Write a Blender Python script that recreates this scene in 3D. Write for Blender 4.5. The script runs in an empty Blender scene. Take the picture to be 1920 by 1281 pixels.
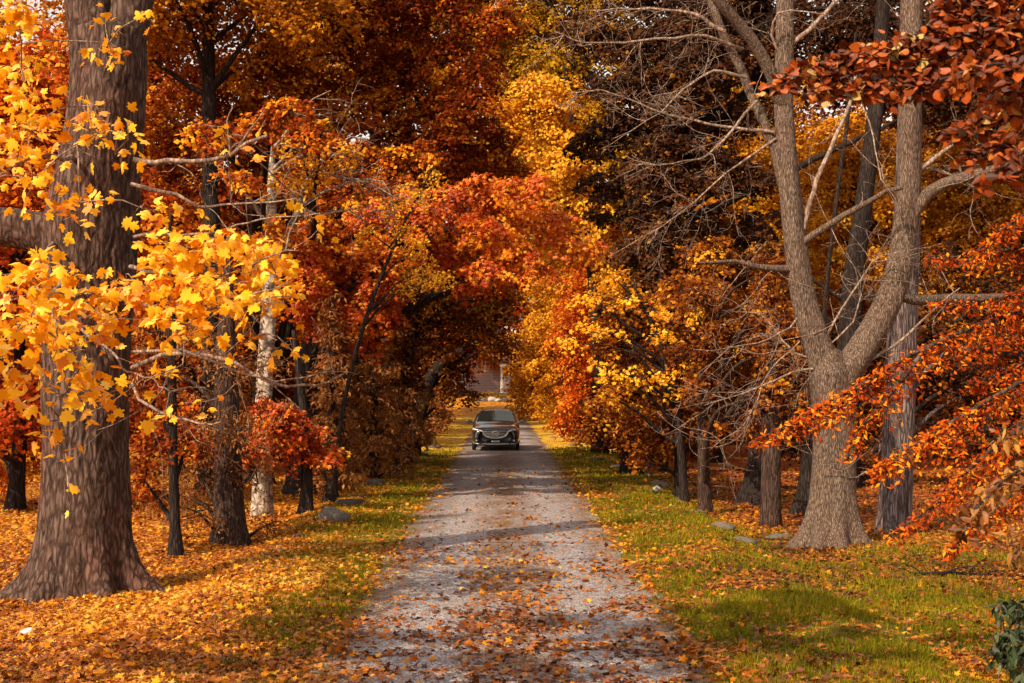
import bpy, math, random
import numpy as np
from mathutils import Vector

random.seed(7)
RNG = np.random.default_rng(11)
C = bpy.context.scene.collection
EXPOSURE = 0.76
COV = 1.9
FPX, CAMH, CXP, HZP = 2667.0, 2.55, 960.0, 727.0        # focal length in photo pixels, eye height, vanishing row
UP = np.array([0, 0, 1.0])


def at(px, py, Y):
    """Photo pixel at distance Y metres -> a point of the place."""
    return np.array([(px - CXP) / FPX * Y, Y, CAMH - (py - HZP) / FPX * Y])


def road_x(y):
    return 0.089 - 0.00712 * y


def smooth(a, b, x):
    t = np.clip((x - a) / (b - a), 0, 1)
    return t * t * (3 - 2 * t)


def gz(x, y):
    """Height of the ground."""
    x = np.asarray(x, float); y = np.asarray(y, float)
    d = x - road_x(y)
    ad = np.abs(d)
    z = 0.0 - 0.16 * smooth(3.6, 4.4, ad) + 0.05 * smooth(1.9, 3.2, ad)
    z = z + smooth(2.2, 5, ad) * (0.05 * np.sin(x * 0.9 + 1.3) * np.cos(y * 0.55) + 0.03 * np.sin(x * 2.3 + y * 1.1))
    z = z + 0.4 * smooth(7, 22, ad) * np.sin(x * 0.13 + 0.4) * np.cos(y * 0.07)
    z = z + 1.6 * smooth(112, 150, y) + 3 * smooth(200, 420, y)
    return z


def gpt(px, py):
    Y = FPX * CAMH / (py - HZP)
    x = (px - CXP) / FPX * Y
    return x, Y


# ---------------------------------------------------------------- mesh helpers
def mk(name, V, F, mat, parent=None, tone=None, smooth_sh=False, origin=(0, 0, 0)):
    V = np.asarray(V, np.float32) - np.asarray(origin, np.float32)
    F = np.asarray(F, np.int32)
    me = bpy.data.meshes.new(name)
    me.vertices.add(len(V)); me.vertices.foreach_set('co', V.ravel())
    M, k = F.shape
    me.loops.add(M * k); me.loops.foreach_set('vertex_index', F.ravel())
    me.polygons.add(M); me.polygons.foreach_set('loop_start', np.arange(M, dtype=np.int32) * k)
    if smooth_sh:
        me.polygons.foreach_set('use_smooth', np.ones(M, bool))
    me.update(calc_edges=True)
    if tone is not None:
        a = me.attributes.new('tone', 'FLOAT', 'POINT')
        a.data.foreach_set('value', np.asarray(tone, np.float32))
    me.materials.append(mat)
    o = bpy.data.objects.new(name, me)
    C.objects.link(o)
    if parent is not None:
        o.parent = parent
    else:
        o.location = origin
    return o


def pyobj(name, verts, faces, mat, parent=None, smooth_sh=False, bevel=0, subsurf=0):
    me = bpy.data.meshes.new(name)
    me.from_pydata([tuple(map(float, v)) for v in verts], [], faces)
    me.update()
    if smooth_sh:
        for p in me.polygons: p.use_smooth = True
    me.materials.append(mat)
    o = bpy.data.objects.new(name, me)
    C.objects.link(o)
    if parent is not None: o.parent = parent
    if bevel:
        m = o.modifiers.new('bevel', 'BEVEL'); m.width = bevel; m.segments = 2
    if subsurf:
        m = o.modifiers.new('sub', 'SUBSURF'); m.levels = subsurf; m.render_levels = subsurf
    return o


class Box:
    """Collects boxes and prisms into one mesh."""
    def __init__(s): s.v = []; s.f = []
    def box(s, c, d):
        n = len(s.v); x, y, z = c; a, b, h = d[0] / 2, d[1] / 2, d[2] / 2
        for k in (-1, 1):
            s.v += [(x - a, y - b, z + k * h), (x + a, y - b, z + k * h), (x + a, y + b, z + k * h), (x - a, y + b, z + k * h)]
        s.f += [tuple(n + i for i in q) for q in ((3, 2, 1, 0), (4, 5, 6, 7), (0, 1, 5, 4), (1, 2, 6, 5), (2, 3, 7, 6), (3, 0, 4, 7))]
        return s
    def prism(s, poly, y0, y1):
        """poly in the x,z plane, extruded along y."""
        n = len(s.v); k = len(poly)
        s.v += [(x, y0, z) for x, z in poly] + [(x, y1, z) for x, z in poly]
        s.f += [tuple(range(n, n + k)), tuple(range(n + 2 * k - 1, n + k - 1, -1))]
        s.f += [(n + i, n + k + i, n + k + (i + 1) % k, n + (i + 1) % k) for i in range(k)]
        return s
    def done(s, name, mat, parent, bevel=0): return pyobj(name, s.v, s.f, mat, parent, bevel=bevel)


def spline(P, n):
    P = np.asarray(P, float)
    if len(P) == 2:
        t = np.linspace(0, 1, n)[:, None]; return P[0] * (1 - t) + P[1] * t
    Q = np.vstack([2 * P[0] - P[1], P, 2 * P[-1] - P[-2]])
    u = np.linspace(0, len(P) - 1 - 1e-6, n); i = u.astype(int); t = (u - i)[:, None]
    a, b, c, d = Q[i], Q[i + 1], Q[i + 2], Q[i + 3]
    return 0.5 * (2 * b + (c - a) * t + (2 * a - 5 * b + 4 * c - d) * t ** 2 + (3 * b - a - 3 * c + d) * t ** 3)


def nrm(v):
    return v / np.maximum(np.linalg.norm(v, axis=-1, keepdims=True), 1e-9)


LATTICE = {}


def vnoise(x, y, sc, seed=0):
    """Smooth value noise on a lattice."""
    x = np.asarray(x) * sc + 100; y = np.asarray(y) * sc + 100
    if seed not in LATTICE: LATTICE[seed] = np.random.default_rng(seed).uniform(0, 1, (1024, 1024))
    G = LATTICE[seed]
    xi = np.floor(x).astype(int); yi = np.floor(y).astype(int); fx = x - xi; fy = y - yi
    fx = fx * fx * (3 - 2 * fx); fy = fy * fy * (3 - 2 * fy)
    g = lambda a, b: G[a % 1024, b % 1024]
    return (g(xi, yi) * (1 - fx) + g(xi + 1, yi) * fx) * (1 - fy) + (g(xi, yi + 1) * (1 - fx) + g(xi + 1, yi + 1) * fx) * fy


class Tubes:
    def __init__(s): s.V = []; s.F = []; s.n = 0
    def add(s, pts, rad, sides=6, disp=None, cap=True):
        pts = np.asarray(pts, float); k = len(pts)
        rad = np.asarray(rad, float) if np.ndim(rad) else np.full(k, rad)
        T = nrm(np.gradient(pts, axis=0))
        m = np.abs(T.mean(0)); ref = np.zeros(3); ref[int(np.argmin(m))] = 1
        B = nrm(np.cross(T, ref)); N = np.cross(B, T)
        th = np.linspace(0, 2 * np.pi, sides, endpoint=False)
        R = rad[:, None] * np.ones((1, sides))
        if disp is not None: R = R * disp(pts, th)
        V = pts[:, None, :] + R[..., None] * (np.cos(th)[None, :, None] * B[:, None, :] + np.sin(th)[None, :, None] * N[:, None, :])
        V = V.reshape(-1, 3)
        i = np.arange(k - 1)[:, None] * sides; j = np.arange(sides)[None, :]; j2 = (j + 1) % sides
        Fq = np.stack([i + j, i + j2, i + sides + j2, i + sides + j], -1).reshape(-1, 4)
        if cap:
            V = np.vstack([V, pts[-1] + T[-1] * rad[-1] * 0.6])
            e = len(V) - 1; b = (k - 1) * sides
            jj = np.arange(sides)
            Fq = np.vstack([Fq, np.stack([b + jj, b + (jj + 1) % sides, np.full(sides, e), np.full(sides, e)], -1)]) if False else Fq
            capf = np.stack([b + jj[::2], b + (jj[::2] + 1) % sides, b + (jj[::2] + 2) % sides, np.full(len(jj[::2]), e)], -1)
            Fq = np.vstack([Fq, capf])
        s.V.append(V); s.F.append(Fq + s.n); s.n += len(V)
    def done(s, name, mat, parent, origin):
        return mk(name, np.vstack(s.V), np.vstack(s.F), mat, parent, smooth_sh=True, origin=origin)


# ---------------------------------------------------------------- node helpers
def new_mat(name):
    m = bpy.data.materials.new(name); m.use_nodes = True
    nt = m.node_tree; nt.nodes.clear()
    return m, nt, nt.nodes.new('ShaderNodeOutputMaterial')


def N(nt, t, **kw):
    n = nt.nodes.new('ShaderNode' + t)
    for k, v in kw.items():
        if k.startswith('i_'):
            key = k[2:]
            key = int(key) if key.isdigit() else key.replace('_', ' ')
            s = n.inputs[key]
            if isinstance(v, bpy.types.NodeSocket): nt.links.new(v, s)
            else: s.default_value = v
        else: setattr(n, k, v)
    return n


def ramp(nt, fac, stops, interp='LINEAR'):
    r = N(nt, 'ValToRGB'); nt.links.new(fac, r.inputs[0])
    cr = r.color_ramp; cr.interpolation = interp
    while len(cr.elements) < len(stops): cr.elements.new(0.5)
    for e, (p, c) in zip(cr.elements, stops):
        e.position = p; e.color = (*c, 1)
    return r.outputs[0]


def math_(nt, op, a, b=0.0, c=None, clamp=False):
    n = N(nt, 'Math', operation=op, use_clamp=clamp, i_0=a, i_1=b)
    if c is not None:
        if isinstance(c, bpy.types.NodeSocket): nt.links.new(c, n.inputs[2])
        else: n.inputs[2].default_value = c
    return n.outputs[0]


def mixc(nt, f, a, b, blend='MIX'):
    n = N(nt, 'Mix', data_type='RGBA', blend_type=blend)
    for s, v in ((n.inputs['Factor'], f), (n.inputs[6], a), (n.inputs[7], b)):
        if isinstance(v, bpy.types.NodeSocket): nt.links.new(v, s)
        elif isinstance(v, tuple): s.default_value = (*v, 1)
        else: s.default_value = v
    return n.outputs[2]


def mapped(nt, scale, coord='Object'):
    tc = N(nt, 'TexCoord')
    mp = N(nt, 'Mapping', i_Vector=tc.outputs[coord]); mp.inputs['Scale'].default_value = scale
    return mp.outputs[0]


def leaf_mat(name, stops, trans=0.38, gloss=0.05, rough=0.5, clump=0.5):
    m, nt, out = new_mat(name)
    a = N(nt, 'Attribute', attribute_name='tone')
    no = N(nt, 'TexNoise', i_Vector=mapped(nt, (1, 1, 1)), i_Scale=0.55, i_Detail=2.0)
    t = math_(nt, 'MULTIPLY_ADD', math_(nt, 'SUBTRACT', no.outputs[0], 0.5), clump, a.outputs['Fac'])
    col = ramp(nt, t, stops)
    d = N(nt, 'BsdfDiffuse', i_Color=col)
    tcol = mixc(nt, 1.0, col, (1.0, 0.72, 0.35), 'MULTIPLY')
    tr = N(nt, 'BsdfTranslucent', i_Color=tcol)
    ms = N(nt, 'MixShader', i_0=trans, i_1=d.outputs[0], i_2=tr.outputs[0])
    g = N(nt, 'BsdfGlossy', i_Roughness=rough, i_Color=(1, .95, .9, 1))
    fr = N(nt, 'Fresnel', i_IOR=1.3)
    f2 = math_(nt, 'MULTIPLY', fr.outputs[0], gloss * 1.6)
    m2 = N(nt, 'MixShader', i_0=f2, i_1=ms.outputs[0], i_2=g.outputs[0])
    nt.links.new(m2.outputs[0], out.inputs[0])
    return m


def bark_mat(name, dark, mid, light, hs=9.0, vs=1.1, bump=0.6, dist=0.03, spots=None, vw=1.6, tint=(.8, .62, .55), plate=1.3):
    m, nt, out = new_mat(name)
    v = mapped(nt, (hs, hs, vs))
    n1 = N(nt, 'TexNoise', i_Vector=v, i_Scale=1.0, i_Detail=6.0, i_Roughness=0.62, i_Distortion=0.4)
    nd = N(nt, 'TexNoise', i_Vector=mapped(nt, (hs * .5, hs * .5, vs * 1.4)), i_Scale=1.0, i_Detail=3.0)
    vd = N(nt, 'VectorMath', operation='MULTIPLY_ADD'); nt.links.new(nd.outputs['Color'], vd.inputs[0]); vd.inputs[1].default_value = (1.1, 1.1, 1.1); nt.links.new(v, vd.inputs[2])
    vo = N(nt, 'TexVoronoi', feature='DISTANCE_TO_EDGE', i_Vector=vd.outputs[0], i_Scale=plate)
    nb = N(nt, 'TexNoise', i_Vector=mapped(nt, (1, 1, .6)), i_Scale=1.6, i_Detail=4.0)
    h = math_(nt, 'ADD', math_(nt, 'MULTIPLY', n1.outputs[0], 1.1 - .25 * vw), math_(nt, 'MULTIPLY', math_(nt, 'MINIMUM', vo.outputs[0], 0.25), vw))
    col = ramp(nt, h, [(0.3, dark), (0.55, mid), (0.85, light)])
    col = mixc(nt, math_(nt, 'MULTIPLY', math_(nt, 'SUBTRACT', nb.outputs[0], 0.45, clamp=True), 2.2, clamp=True), col, mixc(nt, 1.0, col, tint, 'MULTIPLY'))
    if spots:
        ns = N(nt, 'TexNoise', i_Vector=mapped(nt, (2.5, 2.5, 7)), i_Scale=1.0, i_Detail=4.0, i_Roughness=.7)
        col = mixc(nt, ramp(nt, ns.outputs[0], [(0.52, (0, 0, 0)), (0.6, (1, 1, 1))]), col, spots)
    b = N(nt, 'Bump', i_Strength=bump, i_Distance=dist, i_Height=h)
    p = N(nt, 'BsdfPrincipled', i_Base_Color=col, i_Roughness=0.9, i_Normal=b.outputs[0])
    p.inputs['Specular IOR Level'].default_value = 0.15
    nt.links.new(p.outputs[0], out.inputs[0])
    return m


def plain(name, col, rough=0.6, metal=0.0, coat=0.0, noise=0.0, nscale=20, bump=0.0):
    m, nt, out = new_mat(name)
    p = N(nt, 'BsdfPrincipled', i_Roughness=rough, i_Metallic=metal)
    p.inputs['Base Color'].default_value = (*col, 1)
    p.inputs['Coat Weight'].default_value = coat
    if noise or bump:
        no = N(nt, 'TexNoise', i_Vector=mapped(nt, (1, 1, 1)), i_Scale=nscale, i_Detail=5.0)
        c = mixc(nt, math_(nt, 'MULTIPLY', no.outputs[0], noise), col, tuple(x * 0.35 for x in col))
        nt.links.new(c, p.inputs['Base Color'])
        if bump:
            b = N(nt, 'Bump', i_Strength=bump, i_Distance=0.05, i_Height=no.outputs[0]); nt.links.new(b.outputs[0], p.inputs['Normal'])
    nt.links.new(p.outputs[0], out.inputs[0])
    return m


L_YEL = leaf_mat('leaf_yellow', [(0, (.40, .09, .004)), (.3, (.72, .25, .006)), (.6, (.88, .45, .012)), (1, (.93, .62, .05))], .42)
L_ORA = leaf_mat('leaf_orange_red', [(0, (.06, .008, .003)), (.35, (.25, .027, .005)), (.7, (.54, .085, .008)), (1, (.80, .33, .02))], .38)
L_DRED = leaf_mat('leaf_dark_red', [(0, (.04, .008, .003)), (.45, (.18, .027, .004)), (.75, (.42, .080, .008)), (1, (.72, .33, .02))], .36)
L_GOLD = leaf_mat('leaf_gold', [(0, (.20, .055, .004)), (.45, (.58, .23, .009)), (1, (.86, .52, .05))], .42)
L_RUST = leaf_mat('leaf_rust', [(0, (.035, .010, .004)), (.45, (.15, .036, .007)), (.75, (.38, .115, .011)), (1, (.74, .38, .03))], .36)
L_DARK = leaf_mat('leaf_dark_purple', [(0, (.012, .006, .004)), (.5, (.050, .018, .008)), (.8, (.13, .042, .010)), (1, (.34, .13, .012))], .25, gloss=.08)
L_SPRU = leaf_mat('needles_brown', [(0, (.06, .022, .009)), (.5, (.25, .095, .028)), (1, (.46, .21, .065))], .32)
L_OLIV = leaf_mat('leaf_olive_gold', [(0, (.07, .035, .004)), (.5, (.31, .15, .007)), (1, (.60, .34, .02))], .4)
L_BEEF = leaf_mat('leaf_glossy_red', [(0, (.03, .010, .005)), (.4, (.16, .030, .006)), (.65, (.40, .075, .008)), (.82, (.46, .16, .03)), (1, (.45, .34, .11))], .3, gloss=.07, rough=.45)
L_GREEN = leaf_mat('leaf_grey_green', [(0, (.012, .02, .010)), (.5, (.04, .06, .025)), (1, (.12, .14, .07))], .2, gloss=.12)
L_PINK = leaf_mat('leaf_pink_brown', [(0, (.05, .016, .005)), (.5, (.24, .080, .017)), (1, (.46, .24, .05))], .3, gloss=.09)
L_LITTER = leaf_mat('leaf_litter', [(0, (.05, .014, .004)), (.3, (.25, .060, .007)), (.6, (.53, .175, .009)), (.85, (.70, .35, .016)), (1, (.62, .42, .06))], .25, clump=.4)
L_GRASS = leaf_mat('grass_blade', [(0, (.032, .042, .003)), (.5, (.155, .145, .007)), (1, (.42, .33, .016))], .3, gloss=.02, clump=.7)

B_BIG = bark_mat('bark_old_maple', (.010, .006, .005), (.058, .033, .025), (.16, .106, .087), 17.0, 4.2, .9, .04, vw=1.0, tint=(1.25, .78, .66), plate=.8)
B_GREY = bark_mat('bark_grey_ridged', (.032, .021, .015), (.105, .070, .052), (.23, .165, .128), 34.0, 5.5, .8, .02)
B_PURP = bark_mat('bark_purple_grey', (.025, .018, .018), (.092, .069, .068), (.23, .18, .175), 20, 1.8, .8, .03)
B_DARK = bark_mat('bark_dark', (.006, .004, .004), (.019, .013, .011), (.048, .033, .028), 20, 2.2, .7, .03)
B_RED = bark_mat('bark_reddish', (.012, .007, .005), (.045, .025, .019), (.10, .062, .048), 22, 2.6, .7, .03)
B_PALE = bark_mat('bark_pale_flaking', (.10, .075, .055), (.30, .245, .195), (.52, .45, .37), 5, 3.0, .5, .02, spots=(.09, .06, .045))
B_TWIG = bark_mat('bark_twig', (.10, .068, .05), (.21, .145, .112), (.38, .285, .23), 12, 5, .3, .01)
B_DTWIG = bark_mat('bark_dark_twig', (.02, .013, .010), (.055, .036, .028), (.12, .08, .06), 12, 5, .3, .01)


# ---------------------------------------------------------------- leaf templates (u along, v across, w up), all triangles
def mirror(half, fold, curl=0.12):
    c = [(0.32, 0, 0)]
    top = [half[0]] + half[1:-1] + [half[-1]] + [(u, -v) for u, v in half[-2:0:-1]]
    V = [(0.35, 0, 0.0)] + [(u, v, -fold * abs(v) - curl * u * u) for u, v in top]
    k = len(top)
    F = [(0, 1 + i, 1 + (i + 1) % k) for i in range(k)]
    return np.array(V), np.array(F)


T_MAPLE = mirror([(0, 0), (-.08, .2), (.08, .30), (.02, .50), (.26, .40), (.40, .62), (.52, .60), (.55, .22), (.74, .26), (1, 0)], .35, .22)
T_STAR = mirror([(0, 0), (.02, .42), (.27, .26), (.55, .55), (.56, .18), (1, 0)], .3, .2)
T_HEART = mirror([(0, 0), (-.08, .25), (.12, .46), (.42, .48), (.75, .26), (1, 0)], .35, .2)
T_TRI = (np.array([(0, 0, 0), (.42, .45, -.12), (.5, 0, .06), (.42, -.45, -.12), (1, 0, -.12)]), np.array([(0, 2, 1), (0, 3, 2), (1, 2, 4), (2, 3, 4)]))
T_RHOMB = (np.array([(0, 0, 0), (.45, .36, -.1), (1, 0, -.05), (.45, -.36, -.1)]), np.array([(0, 2, 1), (0, 3, 2)]))
T_SPEAR = mirror([(0, 0), (.2, .13), (.45, .19), (.75, .12), (1, 0)], .4, .3)
T_SLIM = (np.array([(0, 0, 0), (.4, .22, -.08), (1, 0, -.12), (.4, -.22, -.08)]), np.array([(0, 2, 1), (0, 3, 2)]))
T_NEEDLE = (np.array([(0, 0, 0), (.45, .17, -.05), (1, 0, -.1), (.45, -.17, -.05)]), np.array([(0, 2, 1), (0, 3, 2)]))
T_BLADE = (np.array([(0, -.06, 0), (0, .06, 0), (1, 0, .0)]), np.array([(0, 1, 2)]))


def leaf_arrays(P, Nn, S, tone, tmpl, down=0.7, tdir=None):
    n = len(P)
    tv, tf = tmpl
    Nn = nrm(Nn)
    r = RNG.normal(size=(n, 3)) + np.array([0, 0, -down]) if tdir is None else tdir
    T = nrm(r - (r * Nn).sum(1, keepdims=True) * Nn)
    B = np.cross(Nn, T)
    cw = RNG.uniform(-.4, 2.6, n)[:, None, None]
    V = (tv[None, :, 0, None] * T[:, None, :] + tv[None, :, 1, None] * B[:, None, :] + cw * tv[None, :, 2, None] * Nn[:, None, :]) * S[:, None, None] + P[:, None, :]
    k = len(tv)
    F = tf[None] + (np.arange(n) * k)[:, None, None]
    return V.reshape(-1, 3), F.reshape(-1, 3), np.repeat(tone, k)


class Leaves:
    def __init__(s): s.P = []; s.N = []; s.S = []; s.T = []
    def add(s, P, Nn, S, T): s.P.append(P); s.N.append(Nn); s.S.append(S); s.T.append(T)
    def count(s): return sum(map(len, s.P))
    def done(s, name, mat, parent, origin, tmpl, down=0.7):
        P, Nn, S, T = map(np.concatenate, (s.P, s.N, s.S, s.T))
        V, F, t = leaf_arrays(P, Nn, S, T, tmpl, down)
        return mk(name, V, F, mat, parent, t, origin=origin)


def tag(o, label=None, cat=None, group=None, kind=None):
    if label: o['label'] = label
    if cat: o['category'] = cat
    if group: o['group'] = group
    if kind: o['kind'] = kind
    return o


def empty(name, loc, label=None, cat=None, group=None):
    o = bpy.data.objects.new(name, None); C.objects.link(o); o.location = tuple(map(float, loc)); o.empty_display_size = .3
    return tag(o, label, cat, group)


N_LEAF = 0


class Tree:
    def __init__(s, name, label, base, group=None, cat='tree'):
        s.o = np.array([base[0], base[1], float(gz(base[0], base[1]))])
        s.e = empty(name, s.o, label, cat, group)
        s.wood = Tubes(); s.twig = Tubes(); s.leaf = Leaves(); s.axis = []
    def stem(s, pts, r, sides=12, rows=None, flare=0.0, fh=.45, lobes=5, ridge=0.0, main=True, roots=None):
        P = np.array(pts, float)
        if flare:
            P = P.copy(); P[0, 2] = s.o[2] - .12
        L = np.linalg.norm(np.diff(P, axis=0), axis=1).sum()
        rows = rows or max(6, int(L / .35))
        Q = spline(P, rows)
        rr = np.interp(np.linspace(0, 1, rows), np.linspace(0, 1, len(r)), r)
        z0 = Q[0, 2]; ph = RNG.uniform(0, 6.28, 4)
        def disp(p, th):
            h = (p[:, 2] - z0)[:, None]
            fl = flare * np.exp(-np.maximum(h, 0) / fh) * (1 + .55 * np.cos(lobes * th[None] + ph[0] + .4 * h) + .3 * np.cos((lobes - 2) * th[None] + ph[1]))
            for ra, rw, rs in (roots or ()):
                da = (th[None] - ra + np.pi) % (2 * np.pi) - np.pi
                fl = fl + rs * np.exp(-(da / (rw + .12 * np.maximum(h, 0))) ** 2) * np.exp(-np.maximum(h - .05, 0) / .34)
            w = 1 + .05 * np.sin(3 * th[None] + ph[2] + h * 1.1) + .04 * np.sin(2 * th[None] + h * .8 + ph[3])
            if ridge:
                arc = (th[None] + .05 * np.sin(h * 2.1 + ph[0])) * .55 + 0 * h
                wx = .10 * vnoise(arc, h, 4, 41); hh = h + .25 * vnoise(arc, h, 3, 42)
                r1_ = 1 - np.abs(2 * vnoise((arc + wx) * 13, hh * 1.9, 1, 43) - 1)
                r2_ = 1 - np.abs(2 * vnoise((arc + wx) * 27, hh * 6.5, 1, 44) - 1)
                r3_ = vnoise(arc * 34, hh * 13, 1, 45)
                w = w + ridge * (.9 * r1_ ** .8 + .5 * r2_ + .35 * r3_ - .9)
            return w + fl
        s.wood.add(Q, rr, sides, disp)
        if main: s.axis.append((Q, rr))
        return Q
    def limb(s, pts, r0, r1, sides=7, wob=.03, twig=False):
        P = np.array(pts, float); L = np.linalg.norm(np.diff(P, axis=0), axis=1).sum()
        n = max(4, int(L / .22)); n = min(n, 40)
        Q = spline(P, n)
        J = RNG.normal(size=(n + 8, 3)) * wob * 2.2 * min(1, L)
        J = np.stack([np.convolve(J[:, a], np.ones(5) / 5, 'same') for a in range(3)], -1)[4:4 + n]
        J[0] = J[-1] = 0
        Q += J
        (s.twig if twig else s.wood).add(Q, np.linspace(r0, r1, n), sides)
        return Q
    def reach(s, c, r0=.04, r1=.01):
        """A limb from the stem up to a leaf clump's centre."""
        if not s.axis: return
        best = None
        for Q, rr in s.axis:
            hd = np.hypot(Q[:, 0] - c[0], Q[:, 1] - c[1])
            sc = np.abs(Q[:, 2] - (c[2] - .45 * hd - .3)) + .3 * hd
            i = int(np.argmin(sc))
            if best is None or sc[i] < best[0]: best = (sc[i], Q[i], rr[i])
        a = best[1]; d = c - a; L = np.linalg.norm(d)
        if L < .3: return
        mid = a + d * .5 + np.array([0, 0, .10 * L]) + RNG.normal(size=3) * .06 * L
        s.limb([a, mid, c], min(best[2] * .6, r0 + .012 * L), r1, 6, .03)
    def blob(s, c, r, n, size, tone, per=26, sr=None, jit=.55, shell=.55, tj=.15, flat=.35, reach=True, twigs=5, fine=False):
        c = np.asarray(c, float); r = np.asarray(r, float)
        if c[1] > 20:
            size *= .87; n = int(n * 1.32)
            sr = sr or max(.25, .46 * float(min(r))); flat = min(flat, .22); jit = min(jit, .5)
        if n < 6: twigs = 0
        ns = max(3, int(n / per))
        d = nrm(RNG.normal(size=(ns, 3)))
        rad = RNG.uniform(.05, 1, ns) ** shell
        ctr = c + d * rad[:, None] * r
        sr = sr or max(.22, .33 * float(min(r)))
        sn = nrm(d * .45 + np.array([0, -.15, .85]) + RNG.normal(size=(ns, 3)) * .28)
        stone = tone + RNG.normal(size=ns) * tj + .28 * (RNG.uniform(size=ns) < .09)
        k = RNG.integers(0, ns, n)
        a = nrm(np.cross(sn, RNG.normal(size=(ns, 3)))); b = np.cross(sn, a)
        ang = RNG.uniform(0, 2 * np.pi, n); rr = np.sqrt(RNG.uniform(0, 1, n)) * sr * RNG.uniform(.7, 1.2, n)
        P = ctr[k] + (np.cos(ang) * rr)[:, None] * a[k] + (np.sin(ang) * rr)[:, None] * b[k]
        P = P + RNG.normal(size=(n, 3)) * sr * flat * np.array([.3, .3, .55])
        P[:, 2] -= .5 * rr ** 2 / sr
        Nn = sn[k] + RNG.normal(size=(n, 3)) * jit
        s.leaf.add(P, Nn, size * RNG.uniform(.6, 1.25, n), stone[k] + RNG.normal(size=n) * .13)
        if reach: s.reach(c)
        for i in range(min(twigs, ns)):
            s.limb([c, (c + ctr[i]) / 2 + RNG.normal(size=3) * .05, ctr[i]], .007 if fine else .018, .003 if fine else .006, 4, .03, twig=fine)
    def blobs(s, L, Y, size, cov=1.0, tone=.5, dy=1.0, **kw):
        """L: (px, py, rx, ry, tone offset[, distance offset]) as seen in the photo, given true distance and size."""
        for q in L:
            px, py, rx, ry, t = q[:5]
            yy = Y + (q[5] if len(q) > 5 else RNG.uniform(-dy, dy))
            k = yy / FPX
            a, b = rx * k, ry * k
            n = int(COV * cov * math.pi * a * b / (.30 * size * size)) + 6
            s.blob(at(px, py, yy), (a, min(a, b) * 1.0 + .15, b), n, size, tone + t, **kw)
    def finish(s, leafm, barkm, tmpl=T_TRI, down=.7, twigm=None, crown='crown'):
        global N_LEAF
        if s.wood.V: s.wood.done('trunk', barkm, s.e, s.o)
        if s.twig.V: s.twig.done('twigs', twigm or B_TWIG, s.e, s.o)
        if s.leaf.P:
            N_LEAF += s.leaf.count()
            s.leaf.done(crown, leafm, s.e, s.o, tmpl, down)
        return s.e


def px_path(L, Y):
    return [at(q[0], q[1], Y + (q[2] if len(q) > 2 else 0)) for q in L]


def twig_fan(T, Q, r, depth, n, length, droop=-.05, lead=None, sides=4):
    """Bare side shoots along the path Q."""
    if depth == 0 or n <= 0: return
    T0 = nrm(np.gradient(Q, axis=0))
    for _ in range(n):
        i = int(RNG.uniform(.15, 1) * (len(Q) - 1))
        d = nrm(T0[i] * RNG.uniform(.3, 1.0) + RNG.normal(size=3) * np.array([.75, .6, .7]))
        L = length * RNG.uniform(.45, 1.2)
        p = [Q[i]]; dd = d
        for k in range(4):
            dd = nrm(dd + RNG.normal(size=3) * .24 + np.array([0, 0, droop]))
            p.append(p[-1] + dd * L / 4)
        R = r * RNG.uniform(.5, .9)
        q = spline(p, 8)
        T.twig.add(q, np.linspace(R, max(R * .3, .0035), 8), sides)
        twig_fan(T, q, R * .6, depth - 1, max(2, int(n * .52)), L * .55, droop, sides=3)


# ================================================================ sky, sun, camera
SUN_AZ, SUN_EL = math.radians(40), math.radians(39)      # the sun stands behind the camera's left shoulder
w = bpy.data.worlds.new('World'); bpy.context.scene.world = w; w.use_nodes = True
bg = w.node_tree.nodes['Background']
sky = w.node_tree.nodes.new('ShaderNodeTexSky'); sky.sky_type = 'NISHITA'; sky.sun_disc = False
sky.sun_elevation = SUN_EL; sky.sun_rotation = math.radians(180) + SUN_AZ; sky.dust_density = 2.5; sky.air_density = 1.0
hs = w.node_tree.nodes.new('ShaderNodeHueSaturation'); hs.inputs['Saturation'].default_value = .18       # a bright white autumn sky
wt = w.node_tree.nodes.new('ShaderNodeMix'); wt.data_type = 'RGBA'; wt.blend_type = 'MULTIPLY'; wt.inputs['Factor'].default_value = 1; wt.inputs[7].default_value = (1, .90, .78, 1)
w.node_tree.links.new(sky.outputs[0], hs.inputs['Color']); w.node_tree.links.new(hs.outputs[0], wt.inputs[6]); w.node_tree.links.new(wt.outputs[2], bg.inputs[0]); bg.inputs[1].default_value = 0.15
sl = bpy.data.lights.new('sun', 'SUN'); sl.energy = 4.0; sl.angle = math.radians(.55); sl.color = (1, .80, .55)
so = bpy.data.objects.new('sun', sl); C.objects.link(so)
tosun = Vector((-math.sin(SUN_AZ) * math.cos(SUN_EL), -math.cos(SUN_AZ) * math.cos(SUN_EL), math.sin(SUN_EL)))
so.rotation_euler = tosun.to_track_quat('Z', 'Y').to_euler(); so.location = (-30, -30, 40)

cd = bpy.data.cameras.new('camera'); cam = bpy.data.objects.new('camera', cd); C.objects.link(cam)
cam.location = (0, 0, CAMH); cam.rotation_euler = (math.radians(90), 0, 0)
cd.sensor_width = 36; cd.lens = 36 * FPX / 1920; cd.shift_y = (HZP - 640.5) / 1920
cd.clip_start = .1; cd.clip_end = 2000
cd.dof.use_dof = True; cd.dof.focus_distance = 48; cd.dof.aperture_fstop = 8.0
sc = bpy.context.scene; sc.camera = cam
sc.view_settings.view_transform = 'Standard'; sc.view_settings.look = 'None'; sc.view_settings.exposure = EXPOSURE
sc.cycles.max_bounces = 6; sc.cycles.diffuse_bounces = 3; sc.cycles.transmission_bounces = 4; sc.cycles.glossy_bounces = 2
sc.cycles.use_denoising = True; sc.cycles.sample_clamp_indirect = 6

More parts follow.
